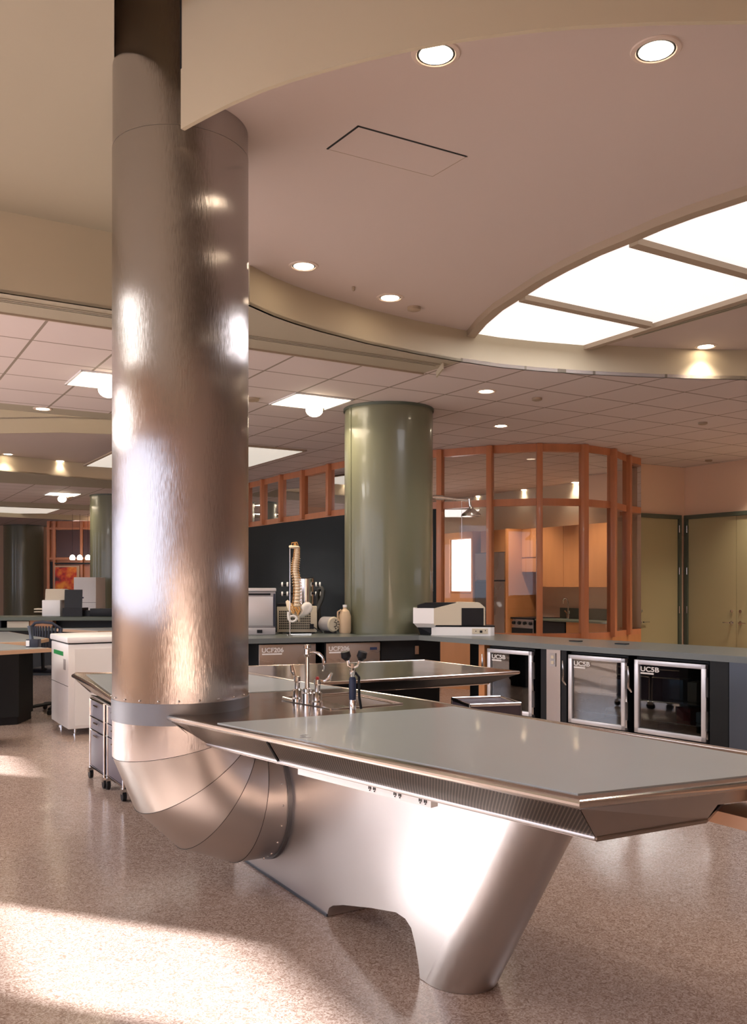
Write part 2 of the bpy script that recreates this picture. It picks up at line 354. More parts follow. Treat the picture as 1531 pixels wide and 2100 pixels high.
# --- second and third bay
struct('ceiling', B().prism([R(3.5, 9.7), R(11.6, 9.7), R(11.6, 19), R(5.9, 19), R(5.4, 16.9), R(3.5, 10.05)], ZT, ZT+.03), M['tile'])
struct('ceiling', B().prism([R(-5, 9.7), R(3.5, 9.7), R(3.5, 10.05), R(-5, 10.05)], ZT, ZT+.03), M['soffit'])
struct('ceiling', B().prism([R(-5, 10), R(3.6, 10), R(5.5, 16.95), R(-5, 16.95)], ZH, ZH+.03), M['soffit'])
fa2 = [(-7.4, 12.9), (-6.4, 12.1), (-5.5, 11.6), (-4.7, 11.36), (-3.9, 11.3), (-3.32, 11.42), (-2.8, 11.8)]
fb2 = [(-7.4, 13.0), (-6.9, 13.5), (-5.97, 14.45), (-5.2, 15.3), (-4.58, 15.9), (-3.9, 16.25), (-3.2, 16.3)]
struct('trim_7', B().strip(fa2, 3.30, ZH, .02), M['drywall'], 40)
struct('ceiling', B().prism(fa2+fb2[::-1], ZP, ZP+.02), M['pink'])
struct('trim_8', B().strip(fb2, ZT, ZP+.05, .02), M['drywall'], 40)
struct('ceiling', B().prism([R(-5, 16.95), R(0.0, 16.95)]+fb2[1:]+[R(5.4, 17.3), R(-5, 17.3)], ZT-.001, ZT+.02), M['soffit'])
struct('ceiling', B().prism([R(-5, 17.3), R(5.9, 17.3), R(5.9, 30), R(-5, 30)], ZT, ZT+.03), M['tile'])
struct('trim_9', B().strip([R(-5, 16.95), R(1, 16.95)], ZT, ZH, .02), M['drywall'])
struct('trim_10', B().strip([R(-3.5, 24.5), R(2.5, 24.0), R(6, 24.6)], ZT-.13, ZT, .03), M['drywall'])
struct('trim_11', B().strip([R(-3.5, 21.2), R(6, 21.2)], ZT-.10, ZT, .25), M['soffit'])
# --- walls
struct('wall_right', B().strip([R(11.42, -5), R(11.42, -1)], 0, ZV, -.12).strip([R(11.42, 4), R(11.42, 19)], 0, ZV, -.12).strip([R(11.42, -1), R(11.42, 4)], 0, 1.36, -.12).strip([R(11.42, -1), R(11.42, 4)], 1.72, ZV, -.12), M['wall'])
struct('window_30', B().strip([R(11.44, -1), R(11.44, 4)], 1.36, 1.39, -.05).strip([R(11.44, -1), R(11.44, 4)], 1.69, 1.72, -.05).strip([R(11.44, 1.48), R(11.44, 1.52)], 1.39, 1.69, -.05), M['alu'])
ld = bpy.data.lights.new('window_portal', 'AREA'); ld.shape = 'RECTANGLE'; ld.size = .36; ld.size_y = 5; ld.cycles.is_portal = True
lo = bpy.data.objects.new('window_portal', ld); C.objects.link(lo); lo.location = R(11.40, 1.5, 1.54)
X_ = Vector((0, 0, 1)); Z_ = E2.copy(); lo.rotation_euler = Matrix((X_, Z_.cross(X_), Z_)).transposed().to_euler()
struct('wall_rear', B().strip([R(-5, -5), R(11.5, -5)], 0, ZV, -.12), M['wall'])
struct('wall_far', B().strip([R(-5, 30), R(6, 30)], 0, ZV, .12), M['wall'])
struct('wall_inner', B().strip([R(6, 30), R(6, 19), R(11.5, 19)], 0, ZV, .12), M['wall'])
struct('wall_back', B().span(0, 1, 0, 1, 0, 1).bm and B().strip([R(9.9, 9.62), R(11.42, 9.62)], 0, ZT, .12), M['wall'])
# window wall on the left, out of frame: piers, sill and head leave real openings
lo_ = (1, 2.5)
ops = [(-2.4, -.6, [(1, 3)]), (-.4, 1.4, [(1, 3)]), (1.6, 3.4, [(1, 3)]), (3.6, 5.4, [(1, 3)]), (5.6, 7.2, [(1, 3)]), (7.4, 8.9, [(1, 3)]), (9.1, 9.95, [lo_]), (10.05, 11.2, [lo_, (2.58, 3.03)]), (11.4, 12.7, [lo_]), (12.9, 14.3, [lo_]), (14.54, 16.0, [lo_, (2.61, 2.97)]), (18.2, 19.4, [(1, 3)]), (22, 23.4, [(1, 3)]), (26, 27.4, [(1, 3)])]
mb = B(); prev = -5; k_ = 0
def wseg(b0_, b1_, z0, z1): mb.strip([R(-5, b0_), R(-5, b1_)], z0, z1, .06)
for a_, b_, zr in ops:
    wseg(prev, a_, 0, ZV); zp = 0
    for z0_, z1_ in zr: wseg(a_, b_, zp, z0_); zp = z1_
    wseg(a_, b_, zp, ZV); prev = b_
wseg(prev, 30, 0, ZV)
struct('wall_left', mb, M['wall'])
for a_, b_, zr in ops:
    for z0_, z1_ in zr:
        k_ += 1; fr = B()
        for q_ in (a_+.015, b_-.015): fr.strip([R(-5.03, q_-.015), R(-5.03, q_+.015)], z0_, z1_, .03)
        for z_ in (z0_, z1_-.03): fr.strip([R(-5.03, a_), R(-5.03, b_)], z_, z_+.03, .03)
        wo = struct('window_%d' % k_, fr, M['alu'])
        ld = bpy.data.lights.new('window_portal', 'AREA'); ld.shape = 'RECTANGLE'; ld.size = z1_-z0_; ld.size_y = b_-a_; ld.cycles.is_portal = True
        lo = bpy.data.objects.new('window_portal', ld); C.objects.link(lo); lo.location = R(-4.98, (a_+b_)/2, (z0_+z1_)/2)
        X_ = Vector((0, 0, 1)); Z_ = -E2; Y_ = Z_.cross(X_)
        lo.rotation_euler = Matrix((X_, Y_, Z_)).transposed().to_euler()
# --- curved partition: black board below, fir clerestory above, then full glazing
top_px = [(470, 998), (509, 990), (540, 983), (578, 973), (622, 964), (676, 951), (725, 941), (780, 931), (840, 925), (902, 922), (1004, 913.5), (1105, 909), (1196, 911), (1254, 920), (1285, 933)]
cur = [at(x_, y_, ZT).xy for x_, y_ in top_px] + [R(10.0, 9.2).xy, R(10.1, 9.62).xy]
def arcpart(i0, i1, z0, z1, th=.06): return B().strip([tuple(cur[i]) for i in range(i0, i1+1)], z0, z1, th)
struct('wall_curved', arcpart(0, 9, 0, 2.42, .08), M['blackwall'], 40)
struct('wall_low', arcpart(9, len(cur)-1, 0, .68, .08), M['maple'], 40)
gw = thing('glazed_partition', 'curved fir-framed glass partition closing off the kitchen, behind the green column and worktop', 'partition', tuple(cur[10])+(0,))
def gpart(name, b, mt, sm=40):
    for v in b.bm.verts: v.co -= Vector((cur[10].x, cur[10].y, 0))
    return obj(name, b, mt, gw, None, sm)
n_ = len(cur)-1
gpart('top_rail', arcpart(0, n_, ZT-.10, ZT-.001, .09), M['wood']); gpart('middle_rail', arcpart(0, n_, 2.42, 2.51, .09), M['wood'])
gpart('bottom_rail', arcpart(9, n_, .68, .76, .09), M['wood'])
def post(i, z0):
    p = cur[i]; a = cur[max(i-1, 0)]; b = cur[min(i+1, n_)]; t = (b-a).normalized(); ang = math.atan2(t.y, t.x)
    return B().box((p.x, p.y, (z0+ZT)/2), (.075, .12, ZT-z0-.01), ang, .006)
for i in range(1, 15): gpart('post', post(i, 2.43 if i < 9 else .69), M['wood'])
for i in range(0, n_):
    for z0, z1 in ((2.51, ZT-.1),) + (((.76, 2.42),) if i >= 9 else ()):
        q0, q1 = cur[i], cur[i+1]
        b = B().face([(q0.x, q0.y, z0), (q1.x, q1.y, z0), (q1.x, q1.y, z1), (q0.x, q0.y, z1)])
        gpart('pane', b, M['glass'], 0)
# --- doors
def door(name, o0, t, width, leaves, knob_side):
    q = Vector((-t.y, t.x, 0))
    rz = math.atan2(t.y, t.x)
    top = 2.47
    fr = B().span(0, .06, -.03, .05, 0, top).span(width-.06, width, -.03, .05, 0, top).span(.06, width-.06, -.03, .05, top-.06, top)
    f = struct(name, fr, M['jamb']); f.location = o0; f.rotation_euler = (0, 0, rz)
    lw = (width-.12)/leaves
    for k in range(leaves):
        x0 = .06+k*lw
        lf = obj('door_leaf', B().span(x0+.003, x0+lw-.003, 0, .035, .01, top-.063), M['door'], f)
        hs = knob_side[k]
        hx = x0+(.075 if hs < 0 else lw-.075)
        obj('door_handle', B().lathe((hx, -.004, .83), [(.001, 0), (.001, 0)], 4, False).tube([(hx, 0, .83), (hx, -.05, .83)], .014).tube([(hx, -.05, .83), (hx-hs*.12, -.052, .83)], .010).tube([(hx, .0, .83), (hx, -.012, .83)], .028), M['chrome'], lf)
        obj('deadbolt', B().tube([(hx, 0, 1.0), (hx, -.015, 1.0)], .024), M['chrome'], lf)
        xx = x0+(lw if hs < 0 else 0)
        for z in (.3, .95, 1.55, 2.2): obj('hinge', B().tube([(xx, -.035, z), (xx, -.035, z+.11)], .009), M['rim'], lf)
K = R(11.42, 9.62)
door('door_1', K - E2*1.12 - NN*.02, E2, 1.0, 1, [-1])
door('door_2', K - NN*.03 - E2*.02, -NN, 1.86, 2, [1, -1])
struct('baseboard_back', B().strip([R(9.9, 9.60), R(10.28, 9.60)], 0, .1, .02), M['jamb'])

# ================================================================ LIGHTS IN THE CEILING
def make_downlight():
    r = thing('recessed_downlight', 'x', 'downlight', (0, 0, 0), 0, 'recessed ceiling downlights')
    obj('trim_ring', B().loft([[(rr*math.cos(2*PI*k/40), rr*math.sin(2*PI*k/40), z) for k in range(40)] for rr, z in ((.074, -.001), (.078, -.007), (.094, -.005), (.098, .0))], False), M['trimring'], r)
    obj('reflector', B().loft([[(rr*math.cos(2*PI*k/40), rr*math.sin(2*PI*k/40), z) for k in range(40)] for rr, z in ((.075, -.003), (.055, -.0025))], False), M['dark'], r)
    obj('lamp', B().loft([[(rr*math.cos(2*PI*k/40), rr*math.sin(2*PI*k/40), z) for k in range(40)] for rr, z in ((.066, -.004), (.045, -.007), (.001, -.008))], False), M['bulb'], r)
    return r
dl0 = make_downlight(); used = [False]
def spot(p, e=22, ang=1.9, col=(1, .84, .68)):
    ld = bpy.data.lights.new('downlight_beam', 'SPOT'); ld.energy = e; ld.spot_size = ang; ld.spot_blend = .8; ld.color = col; ld.shadow_soft_size = .06
    lo = bpy.data.objects.new('downlight_beam', ld); C.objects.link(lo); lo.location = (p.x, p.y, p.z-.03)
def downlight(p, label, e=22):
    if used[0]: dup(dl0, p, 0, label)
    else: dl0.location = p; dl0['label'] = label; used[0] = True
    spot(p, e)
DE = 40
for x_, y_, z_, l_ in ((893, 110, ZP, 'large round downlight nearest the curved cream fascia, left of the two at the top'),
        (1344, 102, ZP, 'large round downlight at the top right above the skylight'),
        (622, 545, ZP, 'round downlight in the plaster ceiling right beside the steel duct'),
        (799, 610, ZP, 'round downlight in the plaster ceiling between the duct and the skylight, beside a smoke detector'),
        (1446, 710, ZP, 'round downlight right below the slot vent by the skylight'),
        (996, 802, ZT, 'round downlight in the tiles just right of the green column top'),
        (1026, 873, ZT, 'round downlight in the tiles close above the glazed partition'),
        (87, 838, ZT, 'small downlight in the narrow cream beam left of the steel duct'),
        (16, 931, ZP, 'leftmost small downlight in the far curved soffit'),
        (122, 945, ZP, 'small downlight in the far curved soffit nearer the steel duct'),
        (981, 1017, ZT, 'kitchen downlight seen through the glass, left one of three'),
        (1075, 1004, ZT, 'kitchen downlight seen through the glass, middle one of three'),
        (1179, 989, ZT, 'kitchen downlight seen through the glass, right one of three')):
    downlight(at(x_, y_, z_)+Vector((0, 0, -.001)), l_, DE)
# room lamps out of view, plus beams added to brighten right walls and kitchen
words = ('first', 'second', 'third', 'fourth', 'fifth', 'sixth', 'seventh', 'eighth'); wi_ = 0
for a_, b_ in ((3.4, .6), (5.4, .4), (2.2, 8.3), (5.5, 8.9), (9.5, 6.5), (9.5, 3.8), (10.4, 6.9), (11.0, 7.9), (10.4, 5.4), (-1.5, 8.3), (1.5, 14.2), (.5, 18.6), (3, 20), (8.6, 12.2), (7, 4.6), (-2, 13.5), (10.3, 11.0), (10.3, 12.6), (9.8, 14.6), (9.8, 16.4), (8.6, 14.8)):
    spot(R(a_, b_, ZT if b_ > 6 else ZP), DE*(4.2 if a_ > 8.5 else 1.8 if a_ > 6 else 1))
    if -3 < b_ < 8.2 and a_ > 2.5: dup(dl0, R(a_, b_, (ZT if b_ > 6 else ZP)-.001), 0, 'recessed downlight outside the photo, %s in the row beyond its right edge' % words[wi_]); wi_ += 1
# square light boxes with a hanging globe
def light_box(p, label):
    r = thing('ceiling_light_box', label, 'ceiling light', p, ANG)
    s = TS/2
    obj('frame', B().span(-s, s, -s, -s+.02, -.012, 0).span(-s, s, s-.02, s, -.012, 0).span(-s, -s+.02, -s, s, -.012, 0).span(s-.02, s, -s, s, -.012, 0), M['white'], r)
    obj('diffuser', B().span(-s+.02, s-.02, -s+.02, s-.02, -.008, -.001), M['troffer'], r)
    obj('globe', B().ball((-.05, -.18, -.12), .085, 20, (1, 1, .8)), M['bulb2'], r)
    obj('canopy', B().ball((.13, .08, -.05), .06, 16, (1, 1, .9)), M['can'], r)
    ld = bpy.data.lights.new('box_light', 'AREA'); ld.size = TS*.9; ld.energy = 15; ld.color = (1, .82, .60)
    lo = bpy.data.objects.new('box_light', ld); C.objects.link(lo); lo.location = (p.x, p.y, p.z-.22)
M['bulb2'] = mat('glowing_globe', (1, 1, 1), .5, emis=(1, .85, .62), es=7)
light_box(at(636, 823, ZT)+Vector((0, 0, -.001)), 'bright square light box in the tiles just left of the green column')
light_box(at(222, 781, ZT)+Vector((0, 0, -.001)), 'bright square light box partly hidden by the left edge of the steel duct')
light_box(at(128, 1013, ZT)+Vector((0, 0, -.001)), 'small distant square light box near the second green column')
for a_, b_ in ((-3.2, 5.2), (-3.2, 7.4), (-3.4, 9.2)):  # unseen fill lamps added to brighten the freezer and the left side
    ld = bpy.data.lights.new('left_fill_light', 'AREA'); ld.shape = 'RECTANGLE'; ld.size = 2.4; ld.size_y = 1.2; ld.energy = 230 if b_ > 9 else 85; ld.color = (1, .96, .92)
    lo = bpy.data.objects.new('left_fill_light', ld); C.objects.link(lo); lo.location = R(a_, b_, (ZT if b_ > 6.4 else ZH)-.05); lo.rotation_euler = (0, 0, ANG)
# luminous panels deeper in the building
def flat_panel(pts, z, label, name='luminous_ceiling_panel'):
    c = sum((Vector((p[0], p[1], 0)) for p in pts), Vector())/len(pts); c.z = z
    r = thing(name, label, 'ceiling light', c)
    q = [Vector((p[0], p[1], 0))-Vector((c.x, c.y, 0)) for p in pts]
    obj('frame', B().prism([v*1.04 for v in q], -.02, -.002), M['skyframe'], r)
    obj('diffuser', B().prism(q, -.026, -.0205), M['sky2'], r)
flat_panel([R(5.45, 11.0), R(3.3, 11.0), R(3.3, 14.0), R(5.45, 14.0)], ZT, 'pale luminous ceiling panel between the duct and the green column')
flat_panel([at(-60, 1030, ZT), at(70, 1036, ZT), at(138, 1037, ZT), at(95, 1051, ZT), at(-60, 1051, ZT)], ZT, 'distant pale skylight panel at the left edge above the far green column')

# skylight in the plaster ceiling
SKY = R(0, 0)
left = [(960, 701), (975, 678), (997, 652), (1030, 623), (1072, 596), (1118, 566), (1165, 540), (1230, 508), (1296, 481), (1360, 453), (1426, 428), (1531, 393), (1640, 356)]
lw = [at(x_, y_, ZP) for x_, y_ in left]
r0 = at(1146, 721, ZP); r1 = at(1531, 598, ZP); rdir = (r1-r0).normalized(); r2 = r0+rdir*4.6
sc = Vector((lw[6].x, lw[6].y, ZP))
sk = thing('skylight', 'large curved white skylight with three visible panes in the plaster ceiling', 'skylight', sc)
def ribbon(pts, wd, z0, z1, side=1):
    b = B()
    P = [Vector((p.x, p.y, 0))-Vector((sc.x, sc.y, 0)) for p in pts]
    b.strip([tuple(p) for p in P], z0, z1, wd*side); return b
outer = lw + [r2, r0]
obj('frame', ribbon(lw, .075, -.05, .0, -1), M['skyframe'], sk)
obj('frame', ribbon([lw[0], r0], .06, -.05, .0, 1), M['skyframe'], sk)
obj('frame', ribbon([r0, r2], .06, -.05, .0, 1), M['skyframe'], sk)
d1a, d1b = at(1076, 600, ZP), at(1337, 657, ZP); d2a = at(1307, 483, ZP); d2b = d2a+(d1b-d1a).normalized()*1.35
obj('glazing_bar', ribbon([d1a, d1b], .07, -.05, .0, 1), M['skyframe'], sk); obj('glazing_bar', ribbon([d2a, d2b+(d2b-d2a)*.15], .07, -.05, .0, 1), M['skyframe'], sk)
obj('diffuser', B().prism([Vector((p.x-sc.x, p.y-sc.y)) for p in outer], -.012, -.002), M['sky'], sk)
ld = bpy.data.lights.new('skylight_glow', 'AREA'); ld.shape = 'RECTANGLE'; ld.size = 1.1; ld.size_y = 2.6; ld.energy = 55; ld.color = (.95, .93, 1)
lo = bpy.data.objects.new('skylight_glow', ld); C.objects.link(lo); lo.location = (1.95, 6.2, ZP-.07); lo.rotation_euler = (0, 0, math.atan2(rdir.y, rdir.x)+PI/2)
# access hatch: a thin groove outline
hc = [at(733, 257, ZP), at(958, 320, ZP), at(838, 412, ZP), at(668, 305, ZP)]; hc[2] = hc[1]+hc[3]-hc[0]
hm = (hc[0]+hc[2])/2
ht = thing('access_hatch', 'square flush access hatch in the plaster ceiling above the duct side downlights', 'hatch', (hm.x, hm.y, ZP))
for a_, b_, w_ in ((0, 1, .010), (1, 2, .004), (2, 3, .004), (3, 0, .010)):
    obj('groove', B().strip([(hc[a_]-hm).xy.to_tuple(), (hc[b_]-hm).xy.to_tuple()], -.002, .001, w_), M['dark'] if w_ > .005 else M['skyframe'], ht)
obj('panel', B().prism([((c-hm)*.985).xy.to_tuple() for c in hc], -.0015, .001), M['pink'], ht)
def disc(px, py, z, r_, name, label, cat, mt='trimring'):
    p = at(px, py, z); tag(obj(name, B().lathe((0, 0, 0), [(r_*.6, -.03), (r_, -.022), (r_, -.001)], 24), M[mt]), label, cat).location = p
disc(848, 630, ZP, .05, 'smoke_detector', 'small round smoke detector beside a plaster ceiling downlight', 'smoke detector', 'skyframe')
disc(724, 588, ZP, .012, 'ceiling_sprinkler', 'tiny sprinkler head in the plaster ceiling between two downlights', 'sprinkler', 'skyframe')
disc(1100, 816, ZT, .05, 'sprinkler_cover', 'small round cover in the tiles right of the green column', 'sprinkler', 'skyframe')
disc(1440, 866, ZT, .05, 'sprinkler_cover', 'small round cover in the tiles above the olive doors', 'sprinkler', 'skyframe')
disc(1452, 943, ZT, .05, 'sprinkler_cover', 'small round cover in the tiles close to the corner of the door walls', 'sprinkler', 'skyframe')
disc(516, 817, ZT, .07, 'smoke_detector', 'round detector in the tiles at the right edge of the duct', 'smoke detector', 'skyframe')

# ================================================================ COLUMNS
def column(cx, cy, r_, label, z1=ZT):
    t = thing('round_column', label, 'column', (cx, cy, 0), 0)
    obj('shaft', B().lathe((0, 0, 0), [(r_, 0), (r_, z1-.001)], 72, False), M['green'], t)
    obj('joint_strip', B().box((-r_*math.cos(.55), -r_*math.sin(.55), z1/2), (.012, .035, z1-.02), .55), M['green'], t)
    obj('collar', B().lathe((0, 0, 0), [(r_+.01, z1-.03), (r_+.012, z1-.002)], 72, False), M['jamb'], t)
    return t
column(.158, 9.42, .46, 'big green round column rising from the worktop between the board and the glass partition')
column(-5.36, 18.6, .46, 'green round column in the distance at the left edge of the steel duct')
column(-10.85, 28.0, .58, 'farthest green round column near the left edge of the photo')

# ================================================================ STEEL DUCT
DC = Vector((-.883, 4.146, 0)); RD = .306; ZE, RE = .40, .36
du = thing('exhaust_duct', 'huge brushed stainless duct dropping from the ceiling and elbowing into the steel bench', 'duct', DC, ANG)
def ring(z, r_=RD, n=96): return [(r_*math.cos(2*PI*k/n), r_*math.sin(2*PI*k/n), z) for k in range(n)]
obj('shaft', B().loft([ring(z) for z in (.885, 1.8, 3.36)], False), M['duct'], du)
obj('upper_shaft', B().loft([ring(z, RD-.002) for z in (3.36, ZV)], False), M['duct'], du)
obj('seam', B().loft([ring(z, RD+.0008) for z in (3.358, 3.360)], False), M['fscia'], du)
obj('collar', B().loft([ring(z, rr) for z, rr in ((.795, RD), (.795, RD+.004), (.888, RD+.004), (.888, RD))], False), M['band'], du, 'dull grey sheet collar')
obj('cuff', B().loft([ring(.80), [(RD*math.cos(2*PI*k/96), RD*math.sin(2*PI*k/96), ZE+RE-(RE-RD*math.cos(2*PI*k/96))*math.tan(math.radians(11.25))) for k in range(96)]], False), M['duct'], du)
def mring(th, n=96):
    dl = math.radians(11.25); cx_ = RE; out = []
    for k in range(n):
        u = RD*math.cos(2*PI*k/n); v = RD*math.sin(2*PI*k/n)   # u towards the bend centre
        rho = (RE-u)/math.cos(dl)
        out.append((RE-rho*math.cos(th), v, ZE+RE-rho*math.sin(th)))
    return out
ths = [math.radians(11.25+22.5*k) for k in range(4)]
for a_, b_ in zip(ths, ths[1:]): obj('elbow_gore', B().loft([mring(a_), mring(b_)], False), M['elbow'], du)
def hring(x_, r_, n=96): return [(x_, r_*math.sin(2*PI*k/n), ZE-r_*math.cos(2*PI*k/n)*-1*-1) for k in range(n)]
def hr(x_, r_, n=96): return [(x_, r_*math.sin(2*PI*k/n), ZE+r_*math.cos(2*PI*k/n)) for k in range(n)]
obj('stub', B().loft([mring(ths[3]), hr(.412, RD)], False), M['elbow'], du)
obj('flange', B().loft([hr(.396, RD), hr(.396, RD+.010), hr(.424, RD+.012), hr(.424, RD)], False), M['band'], du)
for k in range(22):
    a_ = 2*PI*k/22+.07; obj('rivet', B().ball(((RD+.001)*math.cos(a_), (RD+.001)*math.sin(a_), .90), .005, 8), M['rim'], du)
for k in range(20):
    a_ = 2*PI*k/20; obj('rivet', B().ball((.37, (RD+.001)*math.sin(a_), ZE+(RD+.001)*math.cos(a_)), .005, 8), M['rim'], du)
sm = B()
for th in ths:
    q = [(Vector(p)+(Vector(p)-Vector((RE-RE*math.cos(th), 0, ZE+RE-RE*math.sin(th)))).normalized()*.0008) for p in mring(th)]
    sm.tube(q+[q[0]], .0011, 5, False)
obj('gore_seams', sm, M['dark'], du)

# ================================================================ MAIN STEEL BENCH
ZB = .84
bw = {k: at(x_, y_, ZB).xy for k, (x_, y_) in dict(A=(355, 1470), Bc=(1189, 1643), E1=(980, 1456), E2_=(891, 1439), Fq=(711, 1412), F2=(507, 1379), T0=(232, 1380), T1=(155, 1379.5), T2=(150, 1383), N1=(190, 1403), N2=(232, 1433)).items()}
Dq = Vector((1.471, 2.739)); Cn = Vector((1.25, 3.02))
out_pts = [bw['A'], bw['Bc'], Dq, Cn, bw['E1'], bw['E2_'], bw['Fq'], bw['F2'], bw['T0'], bw['T1'], bw['T2'], bw['N1'], bw['N2'], Vector((-1.10, 4.12)), Vector((-.93, 3.92))]
bo = Vector((.0, 3.9, 0))
be = thing('steel_lab_bench', 'long stainless lab bench with grey top panels joined to the big duct', 'lab bench', bo)
def loc2(ps): return [(p[0]-bo.x, p[1]-bo.y) for p in ps]
def inset_poly(ps, d_):
    n = len(ps); res = []
    area = sum(ps[i][0]*ps[(i+1) % n][1]-ps[(i+1) % n][0]*ps[i][1] for i in range(n)); sg = 1 if area > 0 else -1
    for i in range(n):
        a = Vector(ps[i-1]); b = Vector(ps[i]); c = Vector(ps[(i+1) % n])
        u = (b-a).normalized(); v = (c-b).normalized(); n1 = Vector((-u.y, u.x))*sg; n2 = Vector((-v.y, v.x))*sg
        m_ = (n1+n2)
        if m_.length < .3: m_ = n1
        m_.normalize(); k = d_/max(.35, m_.dot(n1)); res.append((b.x+m_.x*k, b.y+m_.y*k))
    return res
P0 = loc2(out_pts); P1 = inset_poly(P0, .105)
# worktop plate with a hole for the sink
sink = [at(x_, y_, ZB).xy for x_, y_ in ((560, 1428), (682, 1454), (838, 1440), (748, 1421))]
s0 = at(650, 1449, ZB).xy; 
sa = R(0, 0).xy
SKc = Vector((-.155, 4.33, ZB))+E2*.05; SKx, SKy = .12, .20      # half sizes, aligned to the building
def slab_with_hole(poly, hole, z0, z1):
    b = B(); bm = b.bm
    for z in (z0, z1):
        es = []
        for loop in (poly, hole):
            vs_ = [bm.verts.new((p[0], p[1], z)) for p in loop]
            es += [bm.edges.new((vs_[i], vs_[(i+1) % len(vs_)])) for i in range(len(vs_))]
        bmesh.ops.triangle_fill(bm, edges=es, use_beauty=True)
    for loop in (poly, hole):
        n = len(loop)
        for i in range(n):
            p, q = loop[i], loop[(i+1) % n]
            b.face([(p[0], p[1], z0), (q[0], q[1], z0), (q[0], q[1], z1), (p[0], p[1], z1)])
    bmesh.ops.remove_doubles(bm, verts=bm.verts, dist=1e-5)
    return b
hole = [((SKc.x-bo.x)+E2.x*u*SKx+NN.x*v*SKy, (SKc.y-bo.y)+E2.y*u*SKx+NN.y*v*SKy) for u, v in ((-1, -1), (1, -1), (1, 1), (-1, 1))]
obj('worktop', slab_with_hole(P0, hole, ZB-.022, ZB), M['top'], be, smooth=0)
obj('rim_tube', B().tube([(p[0], p[1], ZB-.009) for p in (P0[13:]+P0[:8])], .0125, 12), M['rim'], be)
obj('rim_tube', B().tube([(p[0], p[1], ZB-.009) for p in P0[7:14]], .0125, 12), M['top'], be, smooth=40)
fb = B(); n_p = len(P0)
for i in range(n_p):
    j = (i+1) % n_p
    if i in (0, 1): continue
    fb.face([(P0[i][0], P0[i][1], ZB-.02), (P0[j][0], P0[j][1], ZB-.02), (P1[j][0], P1[j][1], .725), (P1[i][0], P1[i][1], .725)])
obj('fascia', fb, M['fscia'], be, smooth=0)
Af, Bf, Al, Bl = Vector((*P0[0], ZB-.022)), Vector((*P0[1], ZB-.022)), Vector((*P1[0], .71)), Vector((*P1[1], .71))
Al = Vector((at(376, 1514, .71).x-bo.x, at(376, 1514, .71).y-bo.y, .71)); Bl = Vector((at(1221, 1719, .71).x-bo.x, at(1221, 1719, .71).y-bo.y, .71))
def fq(t0, t1, lo=.0, hi=1, push=0):
    def pt(t, h): return (Af.lerp(Bf, t)).lerp(Al.lerp(Bl, t), h)+Vector((-.7, -.7, 0)).normalized()*push
    return [pt(t0, lo), pt(t1, lo), pt(t1, hi), pt(t0, hi)]
obj('fascia_end', B().face(fq(0, .055, 0, 1)), M['fscia'], be, smooth=0)
obj('perforated_panel', B().face(fq(.055, .33, 0, 1)), M['perf'], be, smooth=0)
obj('perforated_panel', B().face(fq(.335, .999, 0, 1)), M['perf'], be, smooth=0)
q = fq(.33, .335, 0, 1, .002); obj('panel_joint', B().tube([q[0], q[3]], .004, 6), M['dark'], be)
obj('bottom_lip', B().tube([Al, Bl], .008, 10), M['base'], be)
K1 = at(1448, 1681, .71)-bo; K1.z = .71; G0 = Vector((*P0[1], ZB-.02)); G1 = Vector((*P0[2], ZB-.02)); kk = .49; Gk = G0.lerp(G1, kk)
obj('end_fascia', B().face([G0, Gk, K1, Bl]), M['fscia'], be, smooth=0)
obj('end_fascia', B().face([Gk, G1, G1.lerp(G0, .02)+Vector((-.05, .05, -.055)), Gk.lerp(G1, .01)+Vector((-.04, .05, -.055))]), M['fscia'], be, smooth=0)
obj('bottom_lip', B().tube([Bl, K1], .005, 8), M['fscia'], be)
obj('pull_out_board', B().hull([Vector((p_[0]-bo.x, p_[1]-bo.y, .655)) for p_ in ((1.04, 2.85), (1.62, 1.93), (2.1, 2.22), (1.6, 3.1))], (0, 0, .04)), M['lightwood'], be, 'pale wooden pull-out board')
obj('underside', B().prism([(Al.x, Al.y), (Bl.x, Bl.y), (K1.x, K1.y)]+[(p[0], p[1]) for p in P1[3:]], .70, .709), M['fscia'], be, smooth=0)
# grey inset panels
in1 = [at(x_, y_, ZB).xy for x_, y_ in ((445, 1484), (700, 1465), (930, 1450), (1531, 1550))]
ins1 = loc2([in1[0], at(1184, 1630, ZB).xy, at(1531, 1592, ZB).xy, Dq*.0+Vector((1.33, 2.74)), at(1531, 1551, ZB).xy, in1[2]])
obj('grey_top_panel', B().prism(ins1, ZB, ZB+.003), M['inset'], be, 'matt grey laminate working panel', 0)
ins2 = loc2([at(507, 1384, ZB).xy, at(700, 1411.5, ZB).xy, at(507, 1421, ZB).xy, Vector((-1.05, 4.55)), at(230, 1425, ZB).xy, at(195, 1399, ZB).xy, at(176, 1384, ZB).xy, at(232, 1383, ZB).xy])
obj('grey_top_panel', B().prism(ins2, ZB, ZB+.003), M['inset'], be, 'pale grey laminate panel behind the sink', 0)
